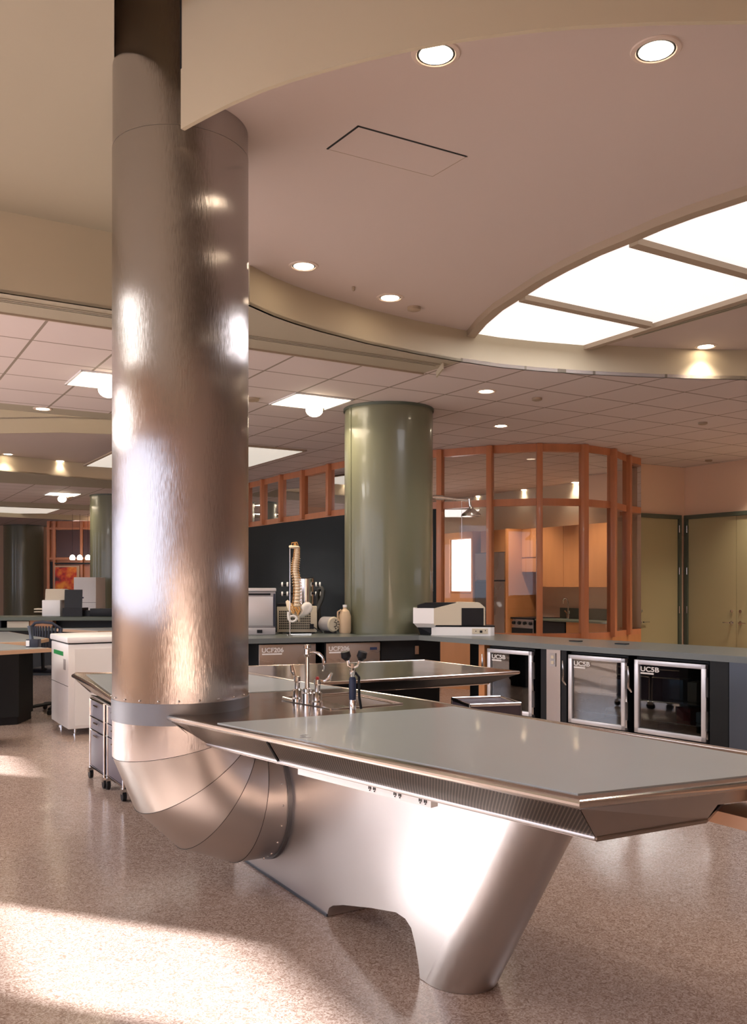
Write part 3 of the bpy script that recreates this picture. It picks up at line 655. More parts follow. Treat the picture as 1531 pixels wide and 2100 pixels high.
# sink basin
def sp_(u, v, z): return (hole[0][0]+(hole[1][0]-hole[0][0])*u+(hole[3][0]-hole[0][0])*v, hole[0][1]+(hole[1][1]-hole[0][1])*u+(hole[3][1]-hole[0][1])*v, z)
sb = B()
rb = [[sp_(u, v, ZB-.004) for u, v in ((0, 0), (1, 0), (1, 1), (0, 1))], [sp_(u, v, ZB-.12) for u, v in ((.04, .04), (.96, .04), (.96, .96), (.04, .96))]]
sb.loft(rb, False); sb.face(rb[1])
obj('sink_basin', sb, M['basin'], be, smooth=0)
obj('sink_rim', B().tube([Vector(sp_(u, v, ZB+.002)) for u, v in ((-.5, -.12), (1.08, -.12), (1.08, 1.12), (-.5, 1.12), (-.5, -.12))], .0045, 6), M['rim'], be)
# base: sheet box with arched cut-out, its front face in the plane seen
FP = Vector((-.195, 3.80, 0)); e1 = -NN
def onface(px, py):
    k = (px-765)/F; t = (k*FP.y-FP.x)/(e1.x-k*e1.y); p = FP+e1*t
    return Vector((p.x, p.y, H-(py-1198)*p.y/F))
outl = [onface(480, 1762), onface(671, 1884), onface(671, 1872), onface(674, 1862), onface(682, 1857), onface(704, 1856), onface(760, 1862), onface(811, 1871), onface(830, 1884), onface(842, 1903), onface(850, 1935), onface(857, 1977), onface(860, 1996), onface(905, 2021), onface(1075, 1640)]
outl[0].z = .002; outl[1].z = .002; outl[-3].z = .002; outl[-2].z = .002
topr = outl[-1].copy(); topr.z = .715; outl[-1] = topr
LEGD = e1*.50+Vector((0, 0, .80)); LEGB = Vector((.318, 3.235, 0))-E2*.020
outl[-2] = LEGB-E2*.1285+Vector((0, 0, .002)); outl[-1] = LEGB-E2*.1285+LEGD*(.715/.80)
tl = outl[0].copy(); tl.z = .715
obj('base_box', B().hull([p-bo for p in outl+[tl]], E2*.255), M['base'], be, smooth=30)
obj('floor_strip', B().strip([((outl[0]-bo)-E2*.006).xy.to_tuple(), ((outl[1]-bo)-E2*.006).xy.to_tuple()], 0.001, .012, .008), M['panelblue'], be)
# leaning leg
lb = Vector((.318, 3.235, 0))-E2*.020; ld_ = (e1*.50+Vector((0, 0, .80)))
lg = B(); rings = []
for z in (.001, .2, .4, .6, .72):
    c = lb + ld_*(z/.80)-bo
    ax = ld_.normalized(); rr = .130
    # horizontal slice of a tilted round tube
    hd = Vector((ld_.x, ld_.y, 0)).normalized(); sd2 = Vector((-hd.y, hd.x, 0)); st = 1/ax.z
    rings.append([c+hd*(rr*st*math.cos(2*PI*k/64))+sd2*(rr*math.sin(2*PI*k/64)) for k in range(64)])
obj('leg', lg.loft(rings), M['base'], be, 'leaning round steel leg')
# power strip with outlets below the lip
pd = (Bl-Al).normalized(); pa = Al.lerp(Bl, .37)+Vector((.02, .03, -.026)); pb = Al.lerp(Bl, .70)+Vector((.02, .03, -.026))
ps = obj('power_strip', B().hull([pa+Vector((0, 0, -.018)), pb+Vector((0, 0, -.018)), pb+Vector((0, 0, .018)), pa+Vector((0, 0, .018))], Vector((.7, .7, 0)).normalized()*.035), M['white'], be, 'white power strip')
nrm = Vector((pd.y, -pd.x, 0)).normalized()
if nrm.y > 0: nrm = -nrm
for t in (.60, .78, .95):
    c = pa.lerp(pb, t)+nrm*.001
    ob = B(); ang = math.atan2(pd.y, pd.x)
    for s in (-1, 1):
        for k in (-1, 1): ob.box(c+pd*s*.012+pd*k*.004+nrm*.001, (.0022, .003, .010), ang)
        ob.box(c+pd*s*.012+nrm*.001+Vector((0, 0, -.009)), (.004, .003, .003), ang)
    obj('outlet', ob, M['dark'], ps).parent = ps
# scribble on the grey top
sq = at(622, 1508, ZB+.0035)-bo
obj('scribble', B().tube([sq+Vector((-.01, .03, 0)), sq+Vector((.012, .01, 0)), sq+Vector((-.012, -.012, 0)), sq+Vector((.01, -.03, 0)), sq+Vector((-.01, -.045, 0)), sq+Vector((.03, -.05, 0))], .0012, 5), M['grey'], be)

# wing bench behind
wg = thing('steel_wing_bench', 'pointed stainless wing bench behind the sink with a dark hollow underneath', 'lab bench', (0, 5.8, 0))
wo_ = Vector((0, 5.8))
wp = [at(x_, y_, ZB).xy-wo_ for x_, y_ in ((642, 1400.0), (1062, 1376), (870, 1353), (509, 1366))]
wp += [Vector((-1.5, 6.25))-wo_, Vector((-1.5, 5.80))-wo_, Vector((-.80, 5.78))-wo_]
wp = [tuple(p) for p in wp]; wi = inset_poly(wp, .13)
obj('worktop', B().prism(wp, ZB-.02, ZB-.001), M['top'], wg, smooth=0)
obj('rim_tube', B().tube([(p[0], p[1], ZB-.009) for p in (wp[0], wp[1], wp[2], wp[3])], .011, 10), M['top'], wg)
fb = B()
for i in range(len(wp)):
    j = (i+1) % len(wp); fb.face([(*wp[i], ZB-.02), (*wp[j], ZB-.02), (*wi[j], .755), (*wi[i], .755)])
obj('fascia', fb, M['darkcab'], wg, smooth=0)
obj('bottom_lip', B().tube([(*wi[0], .755), (*wi[1], .755)], .007, 8), M['top'], wg)
wc = inset_poly(wp, .36)
obj('cabinet', B().prism(wc, .08, .75), M['darkcab'], wg, smooth=0)
obj('plinth', B().prism(inset_poly(wp, .41), 0.001, .08), M['black'], wg, smooth=0)

# ---------------------------------------------------------------- faucet and drench hose
fp = at(629, 1443, ZB)
fa = thing('gooseneck_faucet', 'tall chrome gooseneck lab faucet with two wing handles at the sink', 'faucet', fp)
fv = Vector((at(655, 1447, ZB)-at(608, 1439, ZB))).normalized()
def zpx(n, d=fp.y): return n*d/F
obj('deck_plate', B().hull([fv*-.20+Vector((0, -.05, 0)), fv*.20+Vector((0, -.05, 0)), fv*.20+Vector((0, .05, 0)), fv*-.20+Vector((0, .05, 0))], (0, 0, .004)), M['rim'], fa)
obj('spout', B().lathe((0, 0, .004), [(.024, 0), (.024, .045), (.020, .05), (.020, .065), (.012, .07), (.0105, .12), (.0105, .215), (.017, .228), (.016, .252), (.018, .256), (.018, .270), (.010, .273)], 20)
    .tube([(0, 0, .240), (.035, -.01, .242), (.058, -.02, .236), (.074, -.025, .220), (.079, -.027, .20), (.079, -.027, .18)], [.007]*4+[.0075, .0065], 12).tube([(.079, -.027, .18), (.079, -.027, .155)], [.0085, .0055], 12), M['chrome'], fa)
for s, tilt in ((-1, 1), (1, -1)):
    c = fv*s*.080
    vb = obj('valve', B().lathe((c.x, c.y, .004), [(.026, 0), (.026, .012), (.022, .02), (.022, .05), (.024, .055), (.013, .06), (.013, .09), (.016, .095), (.016, .115), (.008, .118)], 18), M['chrome'], fa)
    pts = [(c.x, c.y, .118), (c.x+.028, c.y, .112), (c.x+.055, c.y, .122), (c.x+.068, c.y, .15)] if s > 0 else [(c.x, c.y, .112), (c.x-.012, c.y, .125), (c.x-.022, c.y, .15), (c.x-.026, c.y, .175)]
    hd_ = B().tube(pts, [.006, .007, .012, .008], 10)
    obj('handle', hd_, M['chrome'], vb)
    if s > 0: obj('hot_mark', B().ball((c.x, c.y, .125), .009, 8), M['red'], vb)
ep = at(722, 1458, ZB)
ew = thing('eyewash_hose', 'twin-headed black eyewash hose standing beside the sink', 'eyewash', ep)
obj('base_socket', B().lathe((0, 0, 0), [(.016, 0), (.016, .035), (.013, .05)], 16), M['chrome'], ew)
obj('grip', B().lathe((0, 0, .05), [(.015, 0), (.016, .02), (.016, .09), (.012, .10)], 16), M['blue'], ew, 'dark blue grip')
obj('valve', B().lathe((0, 0, .15), [(.010, 0), (.014, .015), (.014, .03), (.009, .04), (.009, .06)], 14).tube([(0, 0, .19), (-.018, 0, .20), (-.022, 0, .225)], .006).tube([(0, 0, .19), (.022, 0, .20), (.030, 0, .22)], .006), M['chrome'], ew)
obj('lever', B().tube([(.012, 0, .17), (.028, -.004, .15), (.030, -.004, .06), (.038, -.004, .01)], .006, 8), M['black'], ew)
for hx in (-.024, .034): obj('spray_head', B().tube([(hx, 0, .222), (hx*1.15, 0, .238), (hx*1.35, -.003, .262)], [.009, .022, .020], 16), M['black'], ew)

# ================================================================ WORKTOPS WITH FRIDGES
CZ = .905
C0 = Vector((.438, 8.72, 0)); U2 = Vector((.6335, -.774, 0)); A2 = math.atan2(U2.y, U2.x)
U1 = Vector((-.9455, -.326, 0)); A1 = math.atan2(-U1.y, -U1.x)
# right-hand run; local x runs towards the camera's right, local y away
rt = thing('right_worktop', 'long grey-green worktop running right over the glass-door fridges', 'worktop', C0, A2)
obj('top', B().span(-.05, 5.2, 0, .80, CZ-.035, CZ), M['counter'], rt); obj('edge_band', B().span(-.05, 5.2, -.012, 0, CZ-.045, CZ-.001), M['cedge'], rt)
obj('back_panel', B().span(.0, 5.2, .70, .74, 0.001, CZ-.036), M['darkcab'], rt)
obj('divider', B().span(.78, .85, .02, .70, .001, CZ-.036), M['maple'], rt, 'wooden divider panel')
obj('divider', B().span(1.50, 1.56, .02, .70, .001, CZ-.036), M['black'], rt)
obj('divider', B().span(1.715, 1.77, .02, .70, .001, CZ-.036), M['black'], rt)
obj('divider', B().span(3.05, 3.19, .0, .70, .001, CZ-.036), M['darkcab'], rt)
obj('divider', B().span(3.195, 3.75, .0, .70, .06, CZ-.036), M['panelblue'], rt, 'blue-grey metal side panel')
op = obj('outlet_panel', B().span(1.565, 1.71, .015, .05, .06, CZ-.04), M['fscia'], rt, 'steel panel with a socket')
ot = B().span(1.605, 1.665, .008, .014, .72, .83)
obj('socket', ot, M['grey'], op)
obj('socket_hole', B().span(1.62, 1.65, .004, .0075, .785, .81).span(1.62, 1.65, .004, .0075, .74, .765), M['cream'], op)
for xx, l_ in ((1.55, 'a'), (2.02, 'b')):
    tag(obj('worktop_grommet', B().span(-.05, .05, -.03, .03, 0, .008), M['black']), 'small black cable cover on the right worktop, %s' % ('nearer the scanner' if l_ == 'a' else 'nearer the olive door'), 'cable cover').matrix_world = Matrix.Translation(C0+U2*xx+Vector((U2.y*-1, U2.x, 0))*.42+Vector((0, 0, CZ+.001))) @ Matrix.Rotation(A2, 4, 'Z')
def glass_fridge(s0, s1, label, items):
    wd = s1-s0; p = C0+U2*s0+Vector((-U2.y, U2.x, 0))*.03
    r = thing('glass_door_fridge', label, 'fridge', p, A2, 'undercounter glass door fridges')
    z0, z1 = .275, .828
    cb = B().span(0, .015, .03, .60, z0-.02, z1+.02).span(wd-.015, wd, .03, .60, z0-.02, z1+.02).span(0, wd, .03, .60, z1+.005, z1+.02).span(0, wd, .03, .60, z0-.02, z0-.005).span(0, wd, .58, .60, z0-.02, z1+.02)
    obj('cabinet', cb, M['darkcab'], r)
    bs = obj('base_grille', B().span(0, wd, .05, .60, .03, z0-.022), M['black'], r)
    sl = B()
    for k in range(6): sl.span(.04, wd-.04, .044, .052, .06+k*.03, .07+k*.03)
    obj('slats', sl, M['grey'], bs)
    fo = obj('foot', B().span(.03, .07, .1, .14, .001, .03).span(wd-.07, wd-.03, .1, .14, .001, .03), M['black'], r)
    d = obj('door', B().span(.004, wd-.004, -.012, .028, z0, z0+.035, .003).span(.004, wd-.004, -.012, .028, z1-.035, z1, .003).span(.004, .04, -.012, .028, z0, z1, .003).span(wd-.04, wd-.004, -.012, .028, z0, z1, .003), M['alu'], r)
    obj('glass', B().span(.04, wd-.04, .004, .012, z0+.035, z1-.035), M['fglass'], d)
    text('UC5B', .05, M['white'], d, (.05, .001, z1-.085), (PI/2, 0, 0), .001, .0012, sx=1.3)
    obj('maker_strip', B().span(.052, .165, .0005, .003, z1-.106, z1-.094), M['white'], d)
    obj('handle', B().tube([(-.02, -.01, z0+.30), (-.035, -.03, z0+.34), (-.03, -.035, z0+.44), (-.04, -.03, z0+.50)], [.006, .011, .009, .004], 8), M['rim'], r)
    obj('shelf', B().span(.02, wd-.02, .06, .56, z0+.24, z0+.247), M['rim'], r); obj('shelf', B().span(.02, wd-.02, .06, .56, z0+.09, z0+.097), M['rim'], r)
    for nm, (x_, z_, sx_, sz_, mt) in items:
        obj(nm, B().box((x_*wd, .25, z0+z_+sz_/2), (sx_, .14, sz_), 0, .008), M[mt], r)
    for za, zb in ((z1-.09, z1-.03), (z0+.02, z0+.08), (z0+.22, z0+.32)): obj('hinge', B().span(wd-.003, wd+.012, -.006, .02, za, zb), M['chrome'], r)
glass_fridge(.88, 1.405, 'glass-door undercounter fridge half hidden by the pointed steel wing bench', [('box', (.7, .0, .12, .05, 'white'))])
glass_fridge(1.783, 2.335, 'middle glass-door undercounter fridge, right of the socket panel', [('box', (.5, .098, .10, .03, 'white')), ('tray', (.8, .0, .07, .04, 'white')), ('bag', (.5, .248, .2, .12, 'panelblue'))])
glass_fridge(2.41, 3.01, 'rightmost glass-door undercounter fridge with red and tan supplies inside', [('bottle', (.62, .248, .08, .15, 'edge')), ('bag', (.35, .248, .18, .16, 'panelblue')), ('box', (.5, .098, .12, .10, 'red')), ('jar', (.72, .098, .06, .08, 'grey')), ('box', (.88, .0, .05, .07, 'red')), ('tray', (.25, .0, .14, .06, 'blue'))])
# left-hand run under the black board
lt = thing('board_worktop', 'grey-green worktop in front of the black board carrying the spine model', 'worktop', C0, A1)
obj('top', B().prism([(-2.1, 0), (0, 0), (.1, .27), (-.53, .27), (-.53, 1.05), (-2.1, 1.05)], CZ-.035, CZ), M['counter'], lt); obj('edge_band', B().span(-2.1, .0, -.012, 0, CZ-.045, CZ-.001), M['cedge'], lt)
obj('back_panel', B().span(-2.1, -.53, .70, .74, .001, CZ-.036), M['darkcab'], lt)
obj('front_panel', B().span(-.36, .25, .08, .12, .001, CZ-.036), M['darkcab'], lt)
obj('latch', B().span(-.02, .02, .05, .075, .72, .80), M['rim'], lt)
for s0, l_ in ((-1.566, 'steel undercounter freezer left of its twin, seen behind the faucet'), (-.93, 'steel undercounter freezer right of its twin, behind the black eyewash')):
    wd = .55; p = C0-U1*s0+Vector((-(-U1).y, (-U1).x, 0))*.03
    r = thing('undercounter_freezer', l_, 'freezer', p, A1, 'steel undercounter freezers')
    obj('cabinet', B().span(0, wd, .03, .6 if s0 < -1 else .24, .03, .85), M['darkcab'], r)
    d = obj('door', B().span(.006, wd-.006, -.005, .028, .14, .848, .006), M['steel'], r)
    obj('gasket', B().span(0, wd, .024, .029, .13, .855), M['black'], d)
    obj('foot', B().span(.05, wd-.05, .08, .22, .001, .03), M['black'], r)
    text('UCF206', .058, M['white'], d, (.03, -.0065, .775), (PI/2, 0, 0), .001, .001, sx=1.05)
    obj('maker_strip', B().span(.035, .22, -.0085, -.0055, .752, .765), M['white'], d)
    if s0 > -1: obj('blue_badge', B().span(.44, .51, -.0085, -.0055, .775, .80), M['blue'], d)

# ---------------------------------------------------------------- things on the board worktop
CT = CZ+.001
sp0 = at(594, 1302.5, CZ); sp0.z = CT
spn = thing('spine_model', 'life-size human spine and pelvis model hanging on a rod stand against the black board', 'anatomical model', sp0)
q = sp0.y/F
obj('stand', B().tube([(0, 0, .0), (0, 0, .84), (.012, 0, .866)], .0045, 8).tube([(-.02, -.05, .004), (0, 0, .006), (.20, .08, .004)], .004, 6).tube([(-.09, .09, .004), (0, 0, .006), (.03, -.10, .004)], .004, 6), M['rim'], spn)
ctl = [(.26, .066), (.30, .067), (.382, .074), (.456, .074), (.53, .067), (.605, .050), (.679, .052), (.753, .064), (.86, .070)]
def sc_(z):
    for (za, xa), (zb_, xb) in zip(ctl, ctl[1:]):
        if z <= zb_: t = max(0, (z-za)/(zb_-za)); return xa+(xb-xa)*t
    return ctl[-1][1]
zs = []; z = .285
for k in range(24):
    h_ = .030-.00077*k; zs.append((z, h_)); z += h_*1.13
for k, (z, h_) in enumerate(zs):
    r_ = .033-.00072*k; x_ = sc_(z)
    vb = B().lathe((x_, 0, z), [(r_*.98, 0), (r_*.80, h_*.3), (r_*.80, h_*.65), (r_, h_*.97)], 16)
    tl = .022 if 5 < k < 18 else .012
    vb.tube([(x_-r_*.6, .015, z+h_*.5), (x_-r_-tl, .02, z+h_*.2)], [.006, .004], 6).tube([(x_+r_*.6, .015, z+h_*.5), (x_+r_+tl*.7, .03, z-h_*.1)], [.005, .003], 6).tube([(x_, r_*.7, z+h_*.5), (x_-.01, r_*2.1, z)], [.006, .004], 6)
    o = obj('vertebra', vb, M['bone'], spn)
    obj('disc', B().lathe((x_, 0, z+h_*.97), [(r_*.9, 0), (r_*.9, h_*.17)], 14), M['nerve'], o)
    obj('nerve_root', B().tube([(x_-r_*.85, 0, z+h_), (x_-r_-.010, -.004, z+h_*.6), (x_-r_-.012, 0, z-h_*.2)], .0032, 5), M['nerve'], o)
    obj('nerve_root', B().tube([(x_+r_*.85, 0, z+h_), (x_+r_+.008, -.004, z+h_*.6), (x_+r_+.008, 0, z-h_*.2)], .0028, 5), M['nerve'], o)
zt = z; cz = lambda x_, y_: ((x_-600)*.000742, (1415-y_)*.000742)
obj('skull_base', B().ball((*cz(655, 272)[:1], 0, zt+.010), .036, 16, (1.5, 1.1, .42)).ball((cz(612, 262)[0], 0, zt+.016), .016, 12, (1.4, 1, .8)), M['bone'], spn)
obj('brain_stem', B().ball((cz(665, 245)[0], 0, zt+.034), .015, 10, (1.0, 1, 1.0)).tube([(cz(620, 0)[0], 0, zt+.02), (cz(620, 0)[0], 0, zt+.050), (cz(690, 0)[0], 0, zt+.056), (cz(705, 0)[0], 0, zt+.026)], .0045, 6), M['nerve'], spn)
obj('sacrum', B().tube([(.066, 0, .285), (.062, .01, .24), (.058, .02, .19), (.075, .01, .15)], [.036, .034, .022, .008], 14), M['bone'], spn)
def shell(pts, yaw, mt, nm, y0=0, dep=.035):
    P = [cz(*p) for p in pts]; cx = sum(p[0] for p in P)/len(P); c_z = sum(p[1] for p in P)/len(P)
    rings = []
    for sc, yo in ((.55, .012), (.93, .012), (1.0, .002), (.86, -dep*.5), (.55, -dep*.85), (.2, -dep)):
        rings.append([(cx+(p[0]-cx)*sc, y0+yo+(p[0]-.06)*yaw, c_z+(p[1]-c_z)*sc) for p in P])
    obj(nm, B().loft(rings), M[mt], spn, smooth=70)
shell([(735, 1040), (770, 1000), (805, 983), (845, 985), (878, 1012), (893, 1060), (880, 1105), (840, 1145), (790, 1178), (745, 1195), (715, 1190), (722, 1150), (745, 1110), (742, 1070)], .35, 'boneW', 'iliac_wing', -.01)
shell([(537, 975), (565, 955), (592, 975), (625, 1010), (665, 1050), (700, 1100), (690, 1150), (650, 1152), (600, 1130), (572, 1090), (548, 1035)], -.35, 'bone', 'iliac_wing', -.005, .02)
o_ = [cz(x_, y_) for x_, y_ in ((585, 1110), (582, 1150), (588, 1200), (605, 1232), (640, 1240), (675, 1222), (692, 1196), (680, 1170), (645, 1160), (612, 1165), (596, 1180))]
obj('ischium', B().tube([(a_, -.03, b_) for a_, b_ in o_], [.012, .014, .014, .012, .011, .011, .013, .012, .011, .010, .010], 10), M['boneW'], spn, smooth=60)
obj('coccyx', B().tube([(*cz(712, 1165)[:1], .0, cz(712, 1165)[1]), (cz(712, 1200)[0], 0, cz(712, 1200)[1]), (cz(718, 1240)[0], 0, cz(718, 1240)[1])], [.014, .011, .006], 8), M['bone'], spn)
for pts in (((655, 1035), (640, 1065), (660, 1100), (650, 1130)), ((690, 1045), (680, 1085), (700, 1120), (715, 1150)), ((720, 1040), (735, 1080), (720, 1120), (700, 1150)), ((620, 1030), (615, 1070), (635, 1100), (640, 1130)), ((625, 1000), (650, 1050), (680, 1060), (725, 1110))):
    obj('pelvic_nerve', B().tube([(cz(*q_)[0], -.045, cz(*q_)[1]) for q_ in pts], .0075, 6), M['nerve'], spn)

def onC(px, py=1300, dy=0):
    p = at(px, py, CZ); p.z = CT; p.y += dy; return p
# chest-like instrument left
p = onC(537, 1302); S_ = p.y/F
r = thing('instrument_case', 'grey instrument cabinet on the worktop at the right edge of the duct', 'instrument', p, .12)
obj('base', B().span(-.30, .128, -.02, .32, 0, .07, .006), M['grey'], r); obj('body', B().span(-.30, .128, 0, .32, .072, .42, .008), M['grey'], r)
obj('lid', B().span(-.30, .135, -.01, .33, .422, .455, .006), M['alu'], r); obj('front_panel', B().span(-.30, .105, -.012, -.001, .09, .37, .003), M['alu'], r)
obj('slot', B().span(-.28, .08, -.004, -.001, .385, .405), M['black'], r); obj('handle', B().span(-.05, .0, -.028, -.021, .02, .05), M['black'], r); obj('side_strip', B().span(.108, .127, -.014, -.001, .08, .40), M['navy'], r)
# grille box
p = onC(608, 1299); 
r = thing('power_supply', 'pale box with a square-holed vent grille behind the spine model', 'instrument', p, .05)
obj('case', B().span(-.20, .20, 0, .25, .01, .27, .006), M['cream'], r)
gb = B()
for i in range(16):
    for j in range(8): gb.box((-.17+i*.020, -.001, .05+j*.024), (.013, .004, .017))
obj('vent_holes', gb, M['dark'], r); obj('top', B().span(-.20, .03, .0, .25, .272, .30), M['black'], r)
obj('plug', B().box((.150, -.02, .07), (.04, .04, .05)).tube([(.165, -.03, .065), (.22, -.05, .03), (.26, -.04, .012)], .006, 6), M['black'], r)
obj('foot', B().span(-.18, -.15, .02, .2, 0, .01).span(.15, .18, .02, .2, 0, .01), M['black'], r)
# steel canister with knobs
p = onC(626, 1293); 
r = thing('knobbed_canister', 'shiny metal canister with black stems and white knobs behind the spine model', 'instrument', p)
obj('stand', B().span(-.08, .08, -.08, .08, 0, .28), M['black'], r)
obj('drum', B().lathe((0, 0, .28), [(.085, 0), (.085, .27), (.088, .275)], 28), M['rim'], r); obj('lid', B().lathe((0, 0, .556), [(.088, 0), (.085, .012), (.03, .014)], 28), M['black'], r)
for s in (-1, 1):
    for z_ in (.40, .50):
        for off in (0,):
            st_ = obj('stem', B().tube([(s*.08, -.02, z_), (s*(.10 if s > 0 else .16), -.03, z_), (s*(.14 if s > 0 else .27), -.04, z_-.02)], .013, 8), M['black'], r)
            for kx in ((.115, .155) if s > 0 else (.19, .245)):
                obj('knob', B().tube([(s*kx-.008, -.05, z_-.008), (s*kx+.008, -.05, z_-.008)], .024, 14), M['white'], st_)
# hose arching to the right
p = onC(662, 1297)
tag(obj('vacuum_hose', B().tube([Vector((-.185, -.14, .11)), Vector((-.15, -.14, .13)), Vector((-.10, -.12, .18)), Vector((-.05, -.08, .25)), Vector((-.01, -.04, .35)), Vector((.0, -.02, .43)), Vector((-.015, 0, .455)), Vector((-.05, .02, .44)), Vector((-.06, .04, .36)), Vector((-.05, .05, .2)), Vector((-.04, .05, .02))], .021, 12), M['hose']), 'thick black hose arching beside the spine model', 'hose').location = p
# motor
p = onC(683, 1299)
r = thing('small_motor', 'small round motor with a vented end cap beside the milky jug', 'motor', p, .1)
obj('body', B().tube([(-.09, .12, .09), (0, 0, .09)], .075, 28), M['grey'], r)
cap = obj('end_cap', B().tube([(0, 0, .09), (.008, -.012, .09)], [.078, .066], 28), M['cream'], r)
vb = B()
for k in range(10):
    a_ = 2*PI*k/10
    for rr in (.025, .045): vb.box((.008+rr*math.cos(a_), -.013, .09+rr*math.sin(a_)), (.012, .004, .010))
obj('vent_slots', vb, M['dark'], cap); obj('foot', B().span(-.09, .03, .0, .14, 0, .022), M['black'], r)
p = onC(706, 1299, .05)
r = thing('plastic_jug', 'milky plastic jug with a white cap tucked against the green column', 'jug', p)
obj('body', B().lathe((0, 0, 0), [(.055, 0), (.062, .02), (.062, .17), (.045, .22), (.02, .245), (.018, .26)], 20), M['milk'], r)
obj('cap', B().lathe((0, 0, .26), [(.022, 0), (.022, .025), (.005, .027)], 16), M['white'], r); obj('handle', B().tube([(-.035, -.03, .235), (-.07, -.03, .215), (-.072, -.03, .15), (-.055, -.03, .12)], .009, 8), M['milk'], r)
# ---------------------------------------------------------------- scanner on the right worktop
p = at(893, 1303.5, CZ); p.z = CT
r = thing('flatbed_plate_reader', 'cream and black plate reader with a sloping hood on the worktop beside the green column', 'lab instrument', p, math.radians(-3))
u = p.y/F
obj('base', B().hull([(-.14*0, 0, 0), (.128*5*.0+.52, -.03, 0), (.56, .02, 0), (.56, .30, 0), (-.12, .34, 0), (-.12, .16, 0)], (0, 0, .082)), M['white'], r, smooth=0)
obj('base_cover', B().hull([(0, 0, .083), (.52, -.03, .083), (.565, .02, .083), (.565, .30, .083), (-.12, .34, .083), (-.12, .16, .083)], (0, 0, .010)), M['black'], r, smooth=0)
obj('control_panel', B().box((.42, -.027, .044), (.15, .004, .05), math.atan2(-.03, .52)), M['cream'], r)
obj('button', B().box((.43, -.031, .040), (.025, .004, .022), math.atan2(-.03, .52)).box((.38, -.027, .044), (.008, .004, .01)).box((.47, -.033, .05), (.008, .004, .01)), M['black'], r)
prof = [(-.02, .10), (-.02, .26), (.22, .32), (.42, .315), (.47, .27), (.47, .10)]
obj('hood', B().hull([(x_, -.01, z_) for x_, z_ in prof], (0, .33, 0)), M['cream'], r, smooth=0)
obj('side_window', B().hull([(.245, -.016, .10), (.455, -.016, .10), (.455, -.016, .265), (.245, -.016, .265)], (0, .005, 0)), M['black'], r, smooth=0)
obj('front_box', B().hull([(-.22, .04, .115), (-.02, -.012, .115), (-.02, -.012, .262), (-.22, .04, .262)], (0, .30, 0)), M['white'], r, smooth=0)
obj('front_chin', B().hull([(-.215, .042, .114), (-.02, -.008, .114), (.0, .0, .095), (-.02, .03, .075), (-.18, .08, .075)], (0, .2, 0)), M['white'], r, smooth=0)
obj('lid', B().hull([(-.18, .05, .263), (.05, .05, .263), (.2, .05, .315), (-.10, .05, .312), (-.18, .05, .285)], (0, .26, 0)), M['black'], r, smooth=0)
obj('stand_foot', B().hull([(-.15, .12, 0), (-.02, .05, 0), (-.02, .05, .085), (-.18, .10, .085)], (0, .2, 0)), M['black'], r, smooth=0)
# ---------------------------------------------------------------- emergency shower
p = Vector((.62, 9.35, 2.20))
r = thing('emergency_shower', 'brass-toned emergency shower head on a pipe arm off the green column', 'shower', p)
yy = 9.3; S_ = yy/F
hx = (965-765)*S_; cx = (895-765)*S_; zz = H+(1198-1021)*S_
V = lambda px, py: Vector(((px-765)*S_, yy, H+(1198-py)*S_))-p
obj('arm', B().tube([V(886, 1019.5), V(900, 1020), V(930, 1024), V(958, 1026)], [.018, .018, .012, .012], 12).tube([V(892, 1020), V(908, 1021)], .026, 12), M['can2'] if 'can2' in M else M['rim'], r)
obj('drop', B().tube([V(962, 1023), V(963, 1036), V(965, 1042)], [.016, .013, .018], 12), M['rim'], r)
h0 = V(965, 1059); obj('shower_head', B().lathe(h0, [(.100, 0), (.103, .008), (.095, .028), (.058, .055), (.026, .08), (.019, .10)], 28), M['rim'], r)
obj('pull_rod', B().tube([V(946, 1027), V(946, 1180)], .002, 6), M['rim'], r)

# ================================================================ KITCHEN BEHIND THE GLASS
# everything stands along the right wall; local x = towards the wall, local y = away along it
def kt(px, off):
    k = (px-765)/F; q = R(11.42-off, 9.62); return (q.x-k*q.y)/(-NN.x+k*NN.y)
def kth(name, label, cat, t0, group=None): return thing(name, label, cat, R(11.41, 9.62+t0, 0), ANG, group)
cabs = ((1245, 1196, 'maple wall cabinet nearest the curved end of the partition'), (1196, 1155, 'maple wall cabinet above the kitchen faucet'), (1155, 1106, 'maple wall cabinet just right of the wide middle post'))
for pa_, pb_, l_ in cabs:
    t0, t1 = kt(pa_, .35), kt(pb_, .35); r = kth('wall_cabinet', l_, 'cabinet', t0, 'kitchen wall cabinets')
    obj('body', B().span(-.33, 0, .001, t1-t0-.001, 1.35, 2.43), M['maple'], r); obj('door', B().span(-.35, -.331, .004, t1-t0-.004, 1.352, 2.428), M['maple'], r)
tf = kt(1034, .74)-.08; t0, t1 = kt(1106, .36), min(tf, kt(1037, .36)); r = kth('wall_cabinet', 'wide maple cabinet with a bulkhead above the oven range', 'cabinet', t0+.01)
obj('body', B().span(-.36, 0, 0, t1-t0, 1.62, 2.43), M['maple'], r); obj('door', B().span(-.38, -.361, .0, (t1-t0)/2-.003, 1.9, 2.42), M['maple'], r); obj('door', B().span(-.38, -.361, (t1-t0)/2+.003, t1-t0, 1.9, 2.42), M['maple'], r)
obj('lower_rail', B().span(-.38, -.361, 0, t1-t0, 1.63, 1.88), M['maple'], r)
t0, t1 = kt(1245, .62), kt(1092, .66)-.01; tm = kt(1158, .6); r = kth('kitchen_worktop', 'dark green kitchen worktop with a splashback under the maple cabinets', 'worktop', t0)
obj('top', B().span(-.62, 0, 0, t1-t0, .75, .78), M['jamb'], r); obj('splashback', B().span(-.02, 0, 0, t1-t0, .781, .97), M['jamb'], r)
